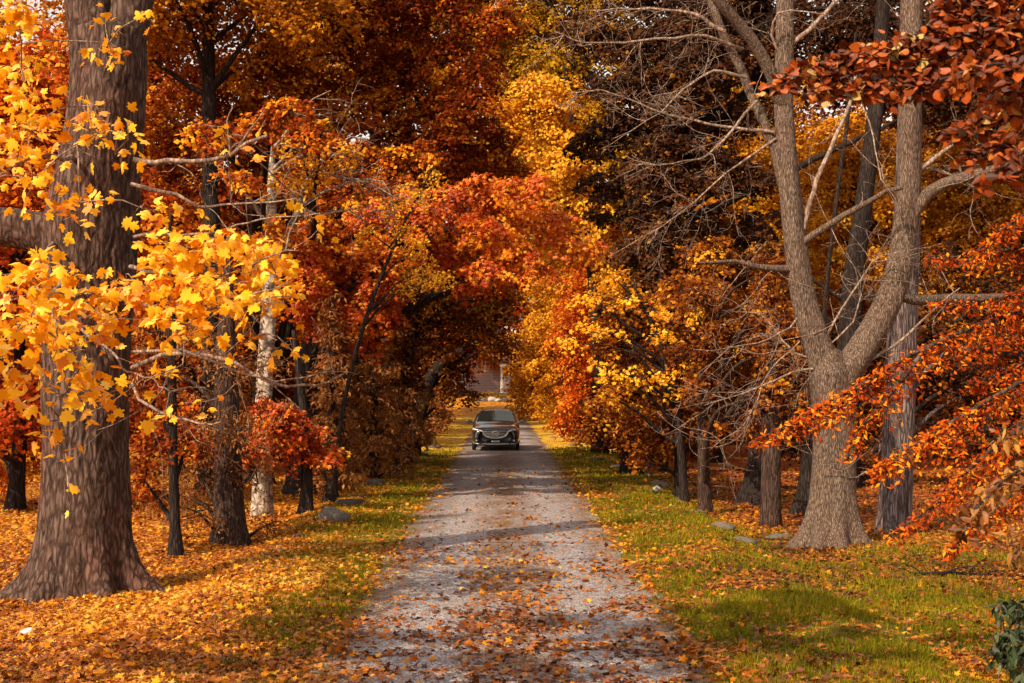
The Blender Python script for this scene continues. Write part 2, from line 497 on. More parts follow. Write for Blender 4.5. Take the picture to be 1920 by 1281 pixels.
# ================================================================ ground
def g_axis(a, b, fine, lim0, lim1, grow=1.18):
    x = list(np.arange(lim0, lim1 + 1e-6, fine)); st = fine
    while x[-1] < b: st *= grow; x.append(x[-1] + st)
    st = fine
    while x[0] > a: st *= grow; x.insert(0, x[0] - st)
    return np.array(x)


gx = g_axis(-400, 400, .28, -11, 11); gyv = g_axis(-60, 800, .4, 8, 62, 1.07)
X, Yg = np.meshgrid(gx, gyv)
V = np.stack([X, Yg, gz(X, Yg)], -1).reshape(-1, 3)
nx = len(gx); i = (np.arange(len(gyv) - 1)[:, None] * nx + np.arange(nx - 1)[None]).ravel()
Fg = np.stack([i, i + 1, i + nx + 1, i + nx], -1)


def ground_material():
    m, nt, out = new_mat('leaf_strewn_lawn')
    tc = N(nt, 'TexCoord'); co = tc.outputs['Object']
    wob = N(nt, 'TexNoise', i_Vector=co, i_Scale=14.0, i_Detail=2.0)
    wv = N(nt, 'VectorMath', operation='MULTIPLY_ADD'); nt.links.new(wob.outputs['Color'], wv.inputs[0]); wv.inputs[1].default_value = (.10, .10, 0); nt.links.new(co, wv.inputs[2])
    sx = N(nt, 'SeparateXYZ', i_0=co)
    d = math_(nt, 'MULTIPLY_ADD', sx.outputs[1], .00712, math_(nt, 'SUBTRACT', sx.outputs[0], .089))
    v1 = N(nt, 'TexVoronoi', i_Vector=wv.outputs[0], i_Scale=10.0, i_Randomness=1.0)
    s1 = N(nt, 'SeparateColor', i_0=v1.outputs['Color'])
    big = N(nt, 'TexNoise', i_Vector=co, i_Scale=.35, i_Detail=3.0)
    mid = N(nt, 'TexNoise', i_Vector=co, i_Scale=1.4, i_Detail=4.0)
    fine = N(nt, 'TexNoise', i_Vector=co, i_Scale=38.0, i_Detail=3.0)
    t = math_(nt, 'ADD', math_(nt, 'MULTIPLY', s1.outputs[0], .75), math_(nt, 'MULTIPLY', fine.outputs[0], .3))
    lit = ramp(nt, t, [(.05, (.045, .013, .004)), (.3, (.21, .053, .006)), (.55, (.46, .135, .008)), (.8, (.62, .27, .013)), (1, (.54, .36, .05))])
    litred = ramp(nt, t, [(.05, (.05, .010, .006)), (.4, (.24, .035, .009)), (.7, (.42, .085, .014)), (1, (.55, .24, .03))])
    fr = N(nt, 'MapRange', i_Value=math_(nt, 'ADD', d, math_(nt, 'MULTIPLY', big.outputs[0], 3)), i_1=5.2, i_2=7.5)
    fy = N(nt, 'MapRange', i_Value=sx.outputs[1], i_1=23.0, i_2=31.0)
    lit = mixc(nt, math_(nt, 'MULTIPLY', fr.outputs[0], fy.outputs[0]), lit, litred)
    gold = ramp(nt, t, [(.05, (.16, .06, .006)), (.3, (.48, .21, .015)), (.6, (.74, .42, .035)), (1, (.82, .56, .10))])
    vg = N(nt, 'MapRange', i_Value=sx.outputs[1], i_1=46.0, i_2=60.0); vw_ = N(nt, 'MapRange', i_Value=math_(nt, 'ABSOLUTE', d), i_1=6.0, i_2=4.0)
    vf = N(nt, 'MapRange', i_Value=sx.outputs[1], i_1=122.0, i_2=112.0)
    lit = mixc(nt, math_(nt, 'MULTIPLY', math_(nt, 'MULTIPLY', vg.outputs[0], vw_.outputs[0]), vf.outputs[0]), lit, gold)       # the golden leaf strips beside the far drive
    gn = N(nt, 'TexNoise', i_Vector=co, i_Scale=9.0, i_Detail=5.0, i_Roughness=.7)
    grass = ramp(nt, gn.outputs[0], [(.25, (.022, .024, .004)), (.5, (.09, .088, .008)), (.75, (.20, .17, .014))])
    nearl = N(nt, 'MapRange', i_Value=sx.outputs[1], i_1=17.0, i_2=27.0, i_3=-.85, i_4=0.0)
    dn = math_(nt, 'MULTIPLY_ADD', math_(nt, 'LESS_THAN', d, 0.0), nearl.outputs[0], d)
    gm = ramp(nt, math_(nt, 'MULTIPLY_ADD', dn, .05, .5),
              [(0, (0, 0, 0)), (.30, (.05,) * 3), (.345, (.40,) * 3), (.40, (.72,) * 3), (.60, (.72,) * 3), (.72, (.78,) * 3), (.84, (.60,) * 3), (1, (.34,) * 3)])
    gm = math_(nt, 'ADD', gm, math_(nt, 'MULTIPLY', math_(nt, 'SUBTRACT', mid.outputs[0], .5), 1.5))
    far = N(nt, 'MapRange', i_Value=sx.outputs[1], i_1=36.0, i_2=70.0, i_3=1.0, i_4=.25)
    gm = math_(nt, 'MULTIPLY', gm, far.outputs[0])
    rr = N(nt, 'MapRange', i_Value=math_(nt, 'ADD', d, math_(nt, 'MULTIPLY', big.outputs[0], 2)), i_1=4.2, i_2=6.2)
    ry = N(nt, 'MapRange', i_Value=sx.outputs[1], i_1=20.0, i_2=27.0)
    gm = math_(nt, 'MULTIPLY', gm, math_(nt, 'SUBTRACT', 1.0, math_(nt, 'MULTIPLY', math_(nt, 'MULTIPLY', rr.outputs[0], ry.outputs[0]), .9)))
    gf = N(nt, 'MapRange', i_Value=math_(nt, 'SUBTRACT', gm, s1.outputs[1]), i_1=-.04, i_2=.04)
    # beyond the end of the drive the lawn is one sheet of orange leaves
    col = mixc(nt, gf.outputs[0], lit, grass)
    bh = math_(nt, 'ADD', math_(nt, 'MULTIPLY', v1.outputs['Distance'], 1.2), fine.outputs[0])
    b = N(nt, 'Bump', i_Strength=.8, i_Distance=.04, i_Height=bh)
    p = N(nt, 'BsdfPrincipled', i_Base_Color=col, i_Roughness=.85, i_Normal=b.outputs[0]); p.inputs['Specular IOR Level'].default_value = .15
    nt.links.new(p.outputs[0], out.inputs[0])
    return m


ground = mk('ground', V, Fg, ground_material(), smooth_sh=True); tag(ground, kind='structure')


def road_material():
    m, nt, out = new_mat('gravel')
    tc = N(nt, 'TexCoord'); co = tc.outputs['Object']
    sx = N(nt, 'SeparateXYZ', i_0=co)
    d = math_(nt, 'ABSOLUTE', math_(nt, 'MULTIPLY_ADD', sx.outputs[1], .00712, math_(nt, 'SUBTRACT', sx.outputs[0], .089)))
    v = N(nt, 'TexVoronoi', i_Vector=co, i_Scale=52.0)
    v2 = N(nt, 'TexVoronoi', i_Vector=co, i_Scale=26.0)
    s = N(nt, 'SeparateColor', i_0=v.outputs['Color']); s2 = N(nt, 'SeparateColor', i_0=v2.outputs['Color'])
    big = N(nt, 'TexNoise', i_Vector=co, i_Scale=.8, i_Detail=5.0)
    mid = N(nt, 'TexNoise', i_Vector=mapped(nt, (2.2, .8, 1)), i_Scale=1.5, i_Detail=5.0)
    t = math_(nt, 'ADD', math_(nt, 'MULTIPLY', s.outputs[0], .6), math_(nt, 'MULTIPLY', s2.outputs[1], .4))
    col = ramp(nt, t, [(.1, (.09, .077, .080)), (.45, (.29, .252, .262)), (.75, (.46, .41, .42)), (1, (.66, .62, .62))])
    col = mixc(nt, math_(nt, 'MULTIPLY', ramp(nt, big.outputs[0], [(.4, (0, 0, 0)), (.7, (1, 1, 1))]), .45), col, (.20, .165, .15))
    trk = N(nt, 'MapRange', i_Value=math_(nt, 'ABSOLUTE', math_(nt, 'SUBTRACT', d, .85)), i_1=.42, i_2=.1, i_3=0.0, i_4=.55)
    col = mixc(nt, math_(nt, 'MULTIPLY', trk.outputs[0], mid.outputs[0]), col, mixc(nt, 1.0, col, (1.45, 1.42, 1.42), 'MULTIPLY'))       # worn wheel tracks
    # leaf crumbs and soil gather on the crown between the wheel tracks and along the edges
    crown = N(nt, 'MapRange', i_Value=d, i_1=.15, i_2=.7, i_3=1.0, i_4=0.0)
    edge = N(nt, 'MapRange', i_Value=d, i_1=1.1, i_2=1.7, i_3=0.0, i_4=1.2)
    am = math_(nt, 'ADD', crown.outputs[0], edge.outputs[0])
    am = math_(nt, 'MULTIPLY', am, ramp(nt, mid.outputs[0], [(.34, (0, 0, 0)), (.58, (1, 1, 1))]))
    soil = ramp(nt, s.outputs[1], [(0, (.06, .028, .012)), (.5, (.17, .075, .02)), (1, (.40, .19, .03))])
    col = mixc(nt, math_(nt, 'MULTIPLY', am, .75), col, soil)
    b = N(nt, 'Bump', i_Strength=1.0, i_Distance=.03, i_Height=math_(nt, 'ADD', math_(nt, 'MULTIPLY', v.outputs['Distance'], -1.0), math_(nt, 'MULTIPLY', v2.outputs['Distance'], -.8)))
    p = N(nt, 'BsdfPrincipled', i_Base_Color=col, i_Roughness=.85, i_Normal=b.outputs[0]); p.inputs['Specular IOR Level'].default_value = .25
    nt.links.new(p.outputs[0], out.inputs[0])
    return m


cl = [(road_x(y), y) for y in np.arange(-30, 101, .5)]
tail = spline([(road_x(100), 100, 0), (road_x(108), 108, 0), (1.0, 115, 0), (4.2, 119, 0), (10, 122, 0), (20, 124, 0), (45, 126, 0)], 60)
cl = np.array(cl + [tuple(t[:2]) for t in tail[1:]])
tg = nrm(np.gradient(cl, axis=0)); nn = np.stack([tg[:, 1], -tg[:, 0]], -1)
K = 13; us = np.linspace(-1, 1, K)
arc = np.arange(len(cl)) * .5
hwL = 1.82 + .07 * np.sin(arc * .9) + .05 * np.sin(arc * 2.7 + 1) + RNG.normal(size=len(cl)) * .025
hwR = 1.82 + .07 * np.sin(arc * .8 + 2) + .05 * np.sin(arc * 2.3) + RNG.normal(size=len(cl)) * .025
hw = np.where(us[None] < 0, hwL[:, None], hwR[:, None])
RP = cl[:, None, :] + nn[:, None, :] * (us[None, :, None] * hw[..., None])
RZ = gz(RP[..., 0], RP[..., 1]) + .006 + .03 * (1 - us[None] ** 2) - .012 * np.exp(-((np.abs(us[None]) - .48) / .16) ** 2)
RV = np.concatenate([RP, RZ[..., None]], -1).reshape(-1, 3)
i = (np.arange(len(cl) - 1)[:, None] * K + np.arange(K - 1)[None]).ravel()
RF = np.stack([i, i + 1, i + K + 1, i + K], -1)
road = mk('gravel_road', RV, RF, road_material(), smooth_sh=True); tag(road, kind='structure')


def road_z(x, y):
    d = (x - road_x(y)) / 1.8
    return np.where(np.abs(d) < 1, .006 + .03 * (1 - d ** 2), gz(x, y))


# ---------------------------------------------------------------- fallen leaves and grass (nobody could count them)
def view_sample(n, y0, y1, pw=1.6, margin=1.08):
    u = RNG.uniform(0, 1, n)
    y = (y0 ** (1 - pw) + u * (y1 ** (1 - pw) - y0 ** (1 - pw))) ** (1 / (1 - pw))
    x = RNG.uniform(-1, 1, n) * (960 / FPX * margin * y + 1.6)
    return x, y


def scatter_litter():
    x, y = view_sample(480000, 9.6, 46)
    d = x - road_x(y); ad = np.abs(d)
    patch = vnoise(x, y, .6, 3); fine = vnoise(x, y, 2.3, 5)
    dl = d - .85 * (1 - smooth(17, 27, y)) * (d < -1.75)
    pl = np.where(dl < -3.6, .9, np.where(dl < -2.8, .5, np.where(d < -1.7, .14, 0)))
    pr = np.where((d > 4) & (y > 24), .75, 0) + np.where(d > 7, .55, np.where(d > 4.2, .45, np.where(d > 2.6, .20, np.where(d > 1.6, .26, 0))))
    proad = .17 * smooth(.42, .85, fine * .55 + patch * .55) + .11 * smooth(1.25, 1.75, ad) * smooth(.3, .6, patch) + .06 * (ad < .5)
    proad = proad * (1 - .7 * smooth(19, 28, y)) + .02
    p = np.where(ad < 1.7, proad, np.maximum(pl, pr) * np.where(d > 0, .2 + 1.5 * smooth(.38, .66, .6 * patch + .4 * fine), .5 + 1.0 * smooth(.3, .7, .6 * patch + .4 * fine)))
    keep = RNG.uniform(0, 1, len(x)) < p
    x, y, d = x[keep], y[keep], d[keep]
    n = len(x)
    big = np.where(np.abs(d) < 1.9, 1.12, 1.0)
    S = RNG.uniform(.035, .088, n) * big * (1 + .35 * smooth(22, 46, y))
    z = road_z(x, y) + .012 + RNG.uniform(0, .035, n) * (np.abs(d) > 1.7)
    Nn = np.stack([np.zeros(n), np.zeros(n), np.ones(n)], -1) + RNG.normal(size=(n, 3)) * .42
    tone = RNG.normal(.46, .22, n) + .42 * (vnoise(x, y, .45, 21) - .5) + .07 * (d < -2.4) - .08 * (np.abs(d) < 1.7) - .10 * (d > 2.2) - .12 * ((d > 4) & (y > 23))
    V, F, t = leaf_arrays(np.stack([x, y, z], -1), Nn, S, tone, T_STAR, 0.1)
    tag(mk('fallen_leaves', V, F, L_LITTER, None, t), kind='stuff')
    return n


def scatter_grass():
    x, y = view_sample(680000, 9.6, 60, 1.45)
    d = x - road_x(y)
    patch = vnoise(x, y, .55, 8); fine = vnoise(x, y, 2.0, 9)
    gl = smooth(-4.4, -3.0, d - .85 * (1 - smooth(17, 27, y))) * (d < -1.62); gr = (d > 1.62) * (1 - .55 * smooth(5, 10, d)) * (1 - .9 * smooth(3.6, 5.2, d) * smooth(20, 26, y))
    p = np.maximum(gl, gr) * (.12 + 1.0 * smooth(.30, .62, .6 * patch + .4 * fine))
    keep = RNG.uniform(0, 1, len(x)) < p
    x, y, d = x[keep], y[keep], d[keep]; n = len(x)
    S = RNG.uniform(.035, .085, n) * (1 + .5 * (vnoise(x, y, 4, 2) - .4)) * (.7 + .5 * smooth(1.6, 2.3, np.abs(d)))
    z = gz(x, y) - .004
    lean = np.stack([RNG.normal(size=n) * .45, RNG.normal(size=n) * .45, np.ones(n)], -1)
    face = RNG.normal(size=(n, 3)) * np.array([1, 1, .15])
    wsc = 1 + .09 * np.maximum(y - 11, 0)
    tone = RNG.normal(.48, .17, n) + .25 * (vnoise(x, y, .9, 12) - .5)
    tv = np.array([(0, -.055, 0), (0, .055, 0), (1, 0, 0)])
    Tn = nrm(lean); B = nrm(np.cross(face, Tn))
    P = np.stack([x, y, z], -1)
    W = (S * .055 * wsc)[:, None] * B
    V = np.stack([P - W, P + W, P + Tn * S[:, None]], 1).reshape(-1, 3)
    F = np.arange(3 * n).reshape(-1, 3)
    tag(mk('grass', V, F, L_GRASS, None, np.repeat(tone, 3)), kind='stuff')
    return n


print('litter', scatter_litter(), 'grass', scatter_grass())
# ================================================================ trees
def foot(px, py):
    return gpt(px, py)


def simple_trunk(T, path, Y, r, flare=.5, sides=12, **kw):
    """path in photo pixels from the foot upwards, r = radii along it."""
    return T.stem(px_path(path, Y), r, sides, flare=flare, **kw)


# ---- the old maple at the left, its low yellow boughs reaching towards the camera
Y1 = 18.5
ROOTS = [(math.radians(a), w_, s_) for a, w_, s_ in ((350, .28, 1.15), (302, .17, .55), (236, .21, .85), (186, .24, .95), (95, .4, .6), (270, .12, .25))]
T = Tree('maple_tree', 'huge old furrowed maple with flared roots and yellow leaves hanging before its trunk', foot(160, 1095))
T.stem(px_path([(160, 1112), (160, 1000), (163, 850), (164, 700), (167, 560), (170, 420), (192, 250), (203, 150), (206, 60)], Y1),
       [.57, .54, .515, .53, .58, .61, .50, .48, .46], 240, 230, flare=.16, fh=.42, lobes=6, ridge=.055, roots=ROOTS)
def big_limb(*a, **k):
    keep = T.wood; T.wood = Tubes()
    T.stem(*a, **k)
    T.wood.done('limb', B_BIG, T.e, T.o); T.wood = keep


big_limb(px_path([(190, 130), (172, 50), (158, -60), (140, -180)], Y1), [.30, .29, .27, .24], 80, 90, ridge=.03, main=False)
big_limb(px_path([(214, 130), (242, 40), (258, -60), (290, -180)], Y1), [.30, .27, .25, .22], 80, 90, ridge=.03, main=False)
big_limb(px_path([(175, 560), (110, 455), (50, 432), (-40, 418), (-150, 380)], Y1 - .1), [.30, .28, .25, .23, .2], 80, 110, ridge=.03, main=False)
boughs = []
for pth, r0, r1 in [([(250, 300), (300, 292), (370, 298), (440, 283), (500, 255, -.3)], .055, .03),
                    ([(245, 345), (320, 365), (390, 400), (450, 388), (560, 372, -1)], .04, .012),
                    ([(250, 445), (320, 436), (400, 432), (470, 405), (600, 400, -1.5)], .035, .010),
                    ([(245, 500), (330, 520, -1.5), (430, 500, -2.5), (560, 470, -3)], .04, .008),
                    ([(248, 690), (330, 676, -.6), (430, 690, -1), (520, 722, -1.2), (600, 716, -1.3), (650, 697, -1.4)], .045, .012),
                    ([(248, 660), (350, 668, -.8), (450, 700, -1.4), (540, 706, -1.8), (620, 690, -2)], .03, .010),
                    ([(248, 720), (300, 770, -1), (350, 790, -1.5), (410, 802, -1.8), (440, 760, -2)], .03, .007),
                    ([(255, 560, -1), (330, 570, -2.2), (420, 575, -3), (540, 530, -3.4)], .03, .007),
                    ([(120, 520), (90, 560, -2), (40, 620, -4), (-20, 700, -5)], .05, .012),
                    ([(130, 610), (190, 640, -2), (260, 700, -3.5), (320, 735, -4)], .03, .008),
                    ([(140, 300), (80, 290, -1), (20, 320, -2), (-60, 350, -2.5)], .045, .012),
                    ([(100, 455), (60, 520, -3), (100, 600, -4.4), (160, 690, -5)], .03, .007)]:
    Q = T.limb(px_path(pth, Y1 - .5), r0 * .72, r1 * .7, 7, .035, twig=True)
    twig_fan(T, Q, r1 * .9, 2, 5, .9, -.03); boughs.append(Q)
for px, py, rx, ry, n, Y in [
        (60, 250, 95, 75, 120, 16), (40, 130, 60, 60, 50, 16.5), (30, 30, 60, 45, 46, 16), (130, 200, 60, 40, 22, 16), (205, 80, 45, 80, 26, 16.5),
        (60, 340, 70, 50, 40, 15.5), (185, 250, 60, 40, 20, 15), (240, 262, 40, 50, 18, 15), (150, 380, 95, 50, 20, 15), (265, 390, 50, 40, 8, 15),
        (55, 520, 85, 60, 90, 14), (60, 620, 80, 60, 105, 13), (20, 700, 40, 50, 42, 12.5), (130, 560, 80, 50, 64, 14), (190, 590, 70, 50, 52, 14.5),
        (250, 525, 80, 50, 88, 15), (330, 480, 80, 50, 120, 15.5), (420, 458, 85, 46, 124, 15.5), (505, 490, 70, 58, 96, 15.5), (400, 540, 95, 45, 110, 15),
        (300, 570, 85, 42, 66, 15), (530, 560, 40, 42, 22, 15.5), (480, 630, 55, 40, 18, 15), (540, 650, 30, 22, 7, 15), (330, 690, 120, 60, 13, 14),
        (150, 690, 95, 50, 40, 13.5), (120, 740, 70, 40, 14, 13.5), (90, 790, 70, 30, 11, 13), (310, 775, 20, 12, 4, 14), (120, 850, 30, 20, 4, 13.5),
        (410, 740, 40, 30, 4, 14.5), (130, 930, 14, 10, 2, 13.5), (440, 272, 70, 24, 11, 16), (270, 30, 14, 26, 6, 16), (560, 400, 30, 26, 7, 15.5), (350, 610, 90, 40, 26, 14.6)]:
    k = Y / FPX
    c = at(px, py, Y); A = np.vstack(boughs); a = A[np.argmin(((A - c) ** 2).sum(1))]
    boughs.append(T.limb([a, (a + c) / 2 + np.array([0, 0, .06]), c], .011, .006, 5, .03, twig=True))
    T.blob(c, (rx * k, .7, ry * k), int(n * 1.1), .120, .60, per=6, sr=.30, jit=.6, shell=.75, tj=.19, reach=False, twigs=6, fine=True)
T.finish(L_YEL, B_BIG, T_MAPLE, .6)

# ---- left side, middle distance
T = Tree('spruce_tree', 'slim dark straight trunk with drooping brown boughs right behind the huge old maple', foot(330, 1032))
simple_trunk(T, [(330, 1032), (324, 850), (322, 650), (321, 560), (320, 480), (318, 400)], 22.3, [.085, .075, .07, .06, .04, .02], .7, 10, fh=.2)
T.blobs([(285, 760, 60, 45, .05), (270, 900, 35, 60, 0), (350, 830, 60, 40, .05), (300, 690, 60, 40, .0), (290, 820, 50, 30, .1)], 22.4, .10, .9, .45, .4, jit=.7, flat=.6)
T.finish(L_DRED, B_DARK, T_RHOMB, 1.2, B_DTWIG)

T = Tree('spruce_tree', 'stout brown spruce trunk with low needle skirts beside the pale flaking birch', foot(430, 1012))
simple_trunk(T, [(430, 1012), (427, 900), (425, 760), (425, 640), (427, 540), (428, 440)], 24, [.27, .24, .22, .17, .09, .03], .45, 16, fh=.3)
T.blobs([(400, 620, 90, 40, 0), (430, 680, 120, 40, -.05), (420, 740, 130, 45, 0), (380, 800, 100, 40, .1), (450, 810, 90, 45, -.05), (350, 880, 60, 60, .12), (400, 900, 80, 60, .0),
         (480, 880, 60, 50, -.05), (450, 560, 80, 40, 0), (370, 960, 60, 40, .1), (290, 930, 40, 60, .12), (500, 985, 50, 28, -.1), (300, 620, 80, 50, .05), (290, 700, 60, 60, .1)], 24, .10, 1.0, .5, .8, per=30, jit=.6, flat=.6)
T.finish(L_SPRU, B_RED, T_NEEDLE, 1.6, B_DTWIG)

T = Tree('birch_tree', 'pale flaking birch trunk leaning slightly behind the yellow boughs', foot(490, 958))
simple_trunk(T, [(490, 958), (492, 850), (497, 700), (504, 560), (507, 450), (509, 380), (510, 320), (511, 275)], 29.4, [.21, .19, .18, .15, .12, .10, .07, .03], .25, 14)
T.stem(px_path([(504, 540), (528, 480), (550, 420), (562, 380), (570, 345)], 29.2), [.12, .105, .09, .065, .03], 10)
for pth in [[(508, 330), (560, 300), (620, 290), (680, 300)], [(560, 390), (620, 360), (690, 350), (760, 380)], [(572, 340), (600, 300), (650, 260), (700, 270)], [(505, 420), (470, 370), (430, 350), (400, 300)], [(580, 310), (640, 330), (720, 340), (740, 400)], [(510, 280), (540, 240), (560, 200), (620, 170)], [(560, 390), (600, 400), (650, 390), (690, 420)]]:
    Q = T.limb(px_path(pth, 29), .035, .012, 5, .05, twig=True); twig_fan(T, Q, .013, 3, 7, 1.0)
T.blobs([(640, 280, 50, 20, .3), (600, 300, 40, 30, .2), (540, 330, 40, 40, .2), (560, 260, 40, 25, .25)], 28.8, .10, .5, .5, .3)
T.finish(L_GOLD, B_PALE, T_TRI)

T = Tree('maple_tree', 'young maple with a tuft of bright orange leaves beside the pale birch', foot(574, 962))
simple_trunk(T, [(574, 962), (575, 900), (572, 800), (560, 700), (550, 620)], 29, [.13, .12, .10, .07, .04], .6, 10, fh=.25)
T.blobs([(530, 800, 60, 30, .1), (580, 820, 55, 32, .08), (500, 770, 40, 30, .05), (600, 850, 45, 25, .2), (520, 850, 60, 35, .0), (460, 830, 50, 40, -.05), (545, 770, 50, 25, .1)], 28.4, .12, 1.3, .56, .5)
T.finish(L_ORA, B_DARK, T_STAR)

# dark spruces with skirts to the ground along the left of the drive
def spruce(label, px, py, top, halfw, Y, seed, tone=.5, mat=None, group=None, lean=0):
    x, y = (px - CXP) / FPX * Y, Y
    T = Tree('spruce_tree', label, (x, y), group)
    z1 = at(px, top, Y)[2]; zb = float(gz(x, y))
    T.stem([(x, y, zb - .1), (x + lean * .3, y, zb + (z1 - zb) * .4), (x + lean, y, z1)], [.15 + .1 * (z1 > 9), .13, .03], 10, flare=.4, fh=.25)
    wd = halfw / FPX * Y
    hgt = z1 - zb; nb = int(10 + hgt * 2.0)
    for i in range(nb):
        f = (i + .5) / nb
        a = i * 2.4 + seed; rad = wd * (1 - f) ** .75 * RNG.uniform(.55, 1.0)
        c = np.array([x + lean * f + math.cos(a) * rad * .62, y + math.sin(a) * rad * .62, zb + .35 + f * (hgt - .3) - .12 * rad])
        R = np.array([rad * .55 + .2, rad * .55 + .2, .28 + .10 * rad])
        n = int(1.3 * math.pi * R[0] * R[2] / (.30 * .15 ** 2 * .45)) + 20
        T.blob(c, R, n, .17 * (1 + max(0, Y - 40) / 90), tone + RNG.normal() * .07, per=34, jit=.6, flat=.55, twigs=3)
    return T.finish(mat or L_SPRU, B_DARK, T_NEEDLE, 1.6, B_DTWIG)


spruce('broad dark brown spruce skirted to the ground nearest the drive on the left', 700, 905, 470, 105, 39, .3, .48)
spruce('dim narrow spruce between the orange maple tuft and the broad brown spruce', 622, 945, 560, 60, 32, 1.3, .44)
spruce('brown spruce overhanging the pale pointed kerb stone on the left', 752, 868, 520, 85, 48, 2.0, .60)
spruce('tall brown spruce on the left beyond the pale pointed kerb stone', 785, 838, 590, 52, 60, .9, .62)
spruce('small rusty spruce on the left across the drive from the black car', 812, 818, 670, 36, 73, 3.3, .62)
spruce('far rusty spruce at the left mouth of the orange lawn', 826, 800, 660, 36, 90, 1.9, .66)
spruce('tall dark spruce deep behind the birch and the orange maple tuft', 640, 900, 250, 110, 44, 4.4, .40)

T = Tree('maple_tree', 'dark leaning maple whose thick limb crosses above the drive near the car', foot(768, 852))
T.stem(px_path([(768, 856), (782, 790), (803, 722), (826, 688), (856, 668), (886, 645), (905, 600), (915, 540)], 52), [.30, .27, .25, .25, .24, .22, .16, .10], 14, flare=.5)
T.stem(px_path([(782, 790), (770, 700), (775, 600), (800, 480)], 52), [.22, .2, .17, .1], 10)
T.blobs([(800, 600, 70, 50, -.1), (850, 560, 80, 60, 0), (900, 600, 60, 40, .1), (860, 690, 45, 30, .15), (840, 730, 35, 30, .1), (770, 660, 60, 50, -.1), (930, 640, 50, 40, .15), (880, 735, 25, 25, .2)], 52, .15, 1.0, .42, 1.2)
T.finish(L_RUST, B_DARK, T_TRI)

# ---- the big red maples that arch over the drive from the left
T = Tree('red_maple_tree', 'broad orange red maple arching from the left over the middle of the drive', (-5.2, 35))
T.stem([(-5.2, 35, 0), (-5.1, 35, 2), (-4.9, 35, 3.8), (-4.5, 35, 5.6)], [.34, .30, .25, .10], 14, flare=.5)
T.stem([(-5.0, 34.9, 3.0), (-4.2, 34.4, 4.6), (-3.2, 34.3, 5.8), (-1.4, 34.3, 6.4), (.4, 34, 6.4)], [.15, .12, .10, .07, .03], 10)
T.blobs([(600, 470, 60, 45, .12), (670, 460, 65, 45, .15), (720, 500, 55, 50, .12), (580, 540, 55, 50, .08), (640, 540, 65, 45, .10), (700, 560, 60, 45, .08), (660, 610, 50, 40, .05), (600, 600, 50, 35, .02),
         (735, 580, 35, 45, .05), (690, 640, 35, 25, .05), (790, 400, 70, 45, .1), (860, 380, 70, 50, .15), (930, 360, 65, 45, .2), (990, 400, 65, 45, .2), (1050, 430, 60, 40, .18), (1100, 470, 40, 28, .15),
         (900, 440, 70, 45, .15), (970, 470, 65, 42, .15), (840, 470, 60, 50, .08), (800, 460, 50, 40, .0), (1010, 350, 50, 30, .2), (920, 510, 55, 35, .05), (1020, 500, 50, 30, .08), (760, 390, 60, 40, 0),
         (870, 520, 50, 40, -.05), (640, 660, 35, 22, -.05), (690, 420, 60, 35, .05), (560, 440, 40, 40, .0)], 33.0, .125, 1.25, .60, .7, per=30, jit=.7)
T.finish(L_ORA, B_DARK, T_STAR)

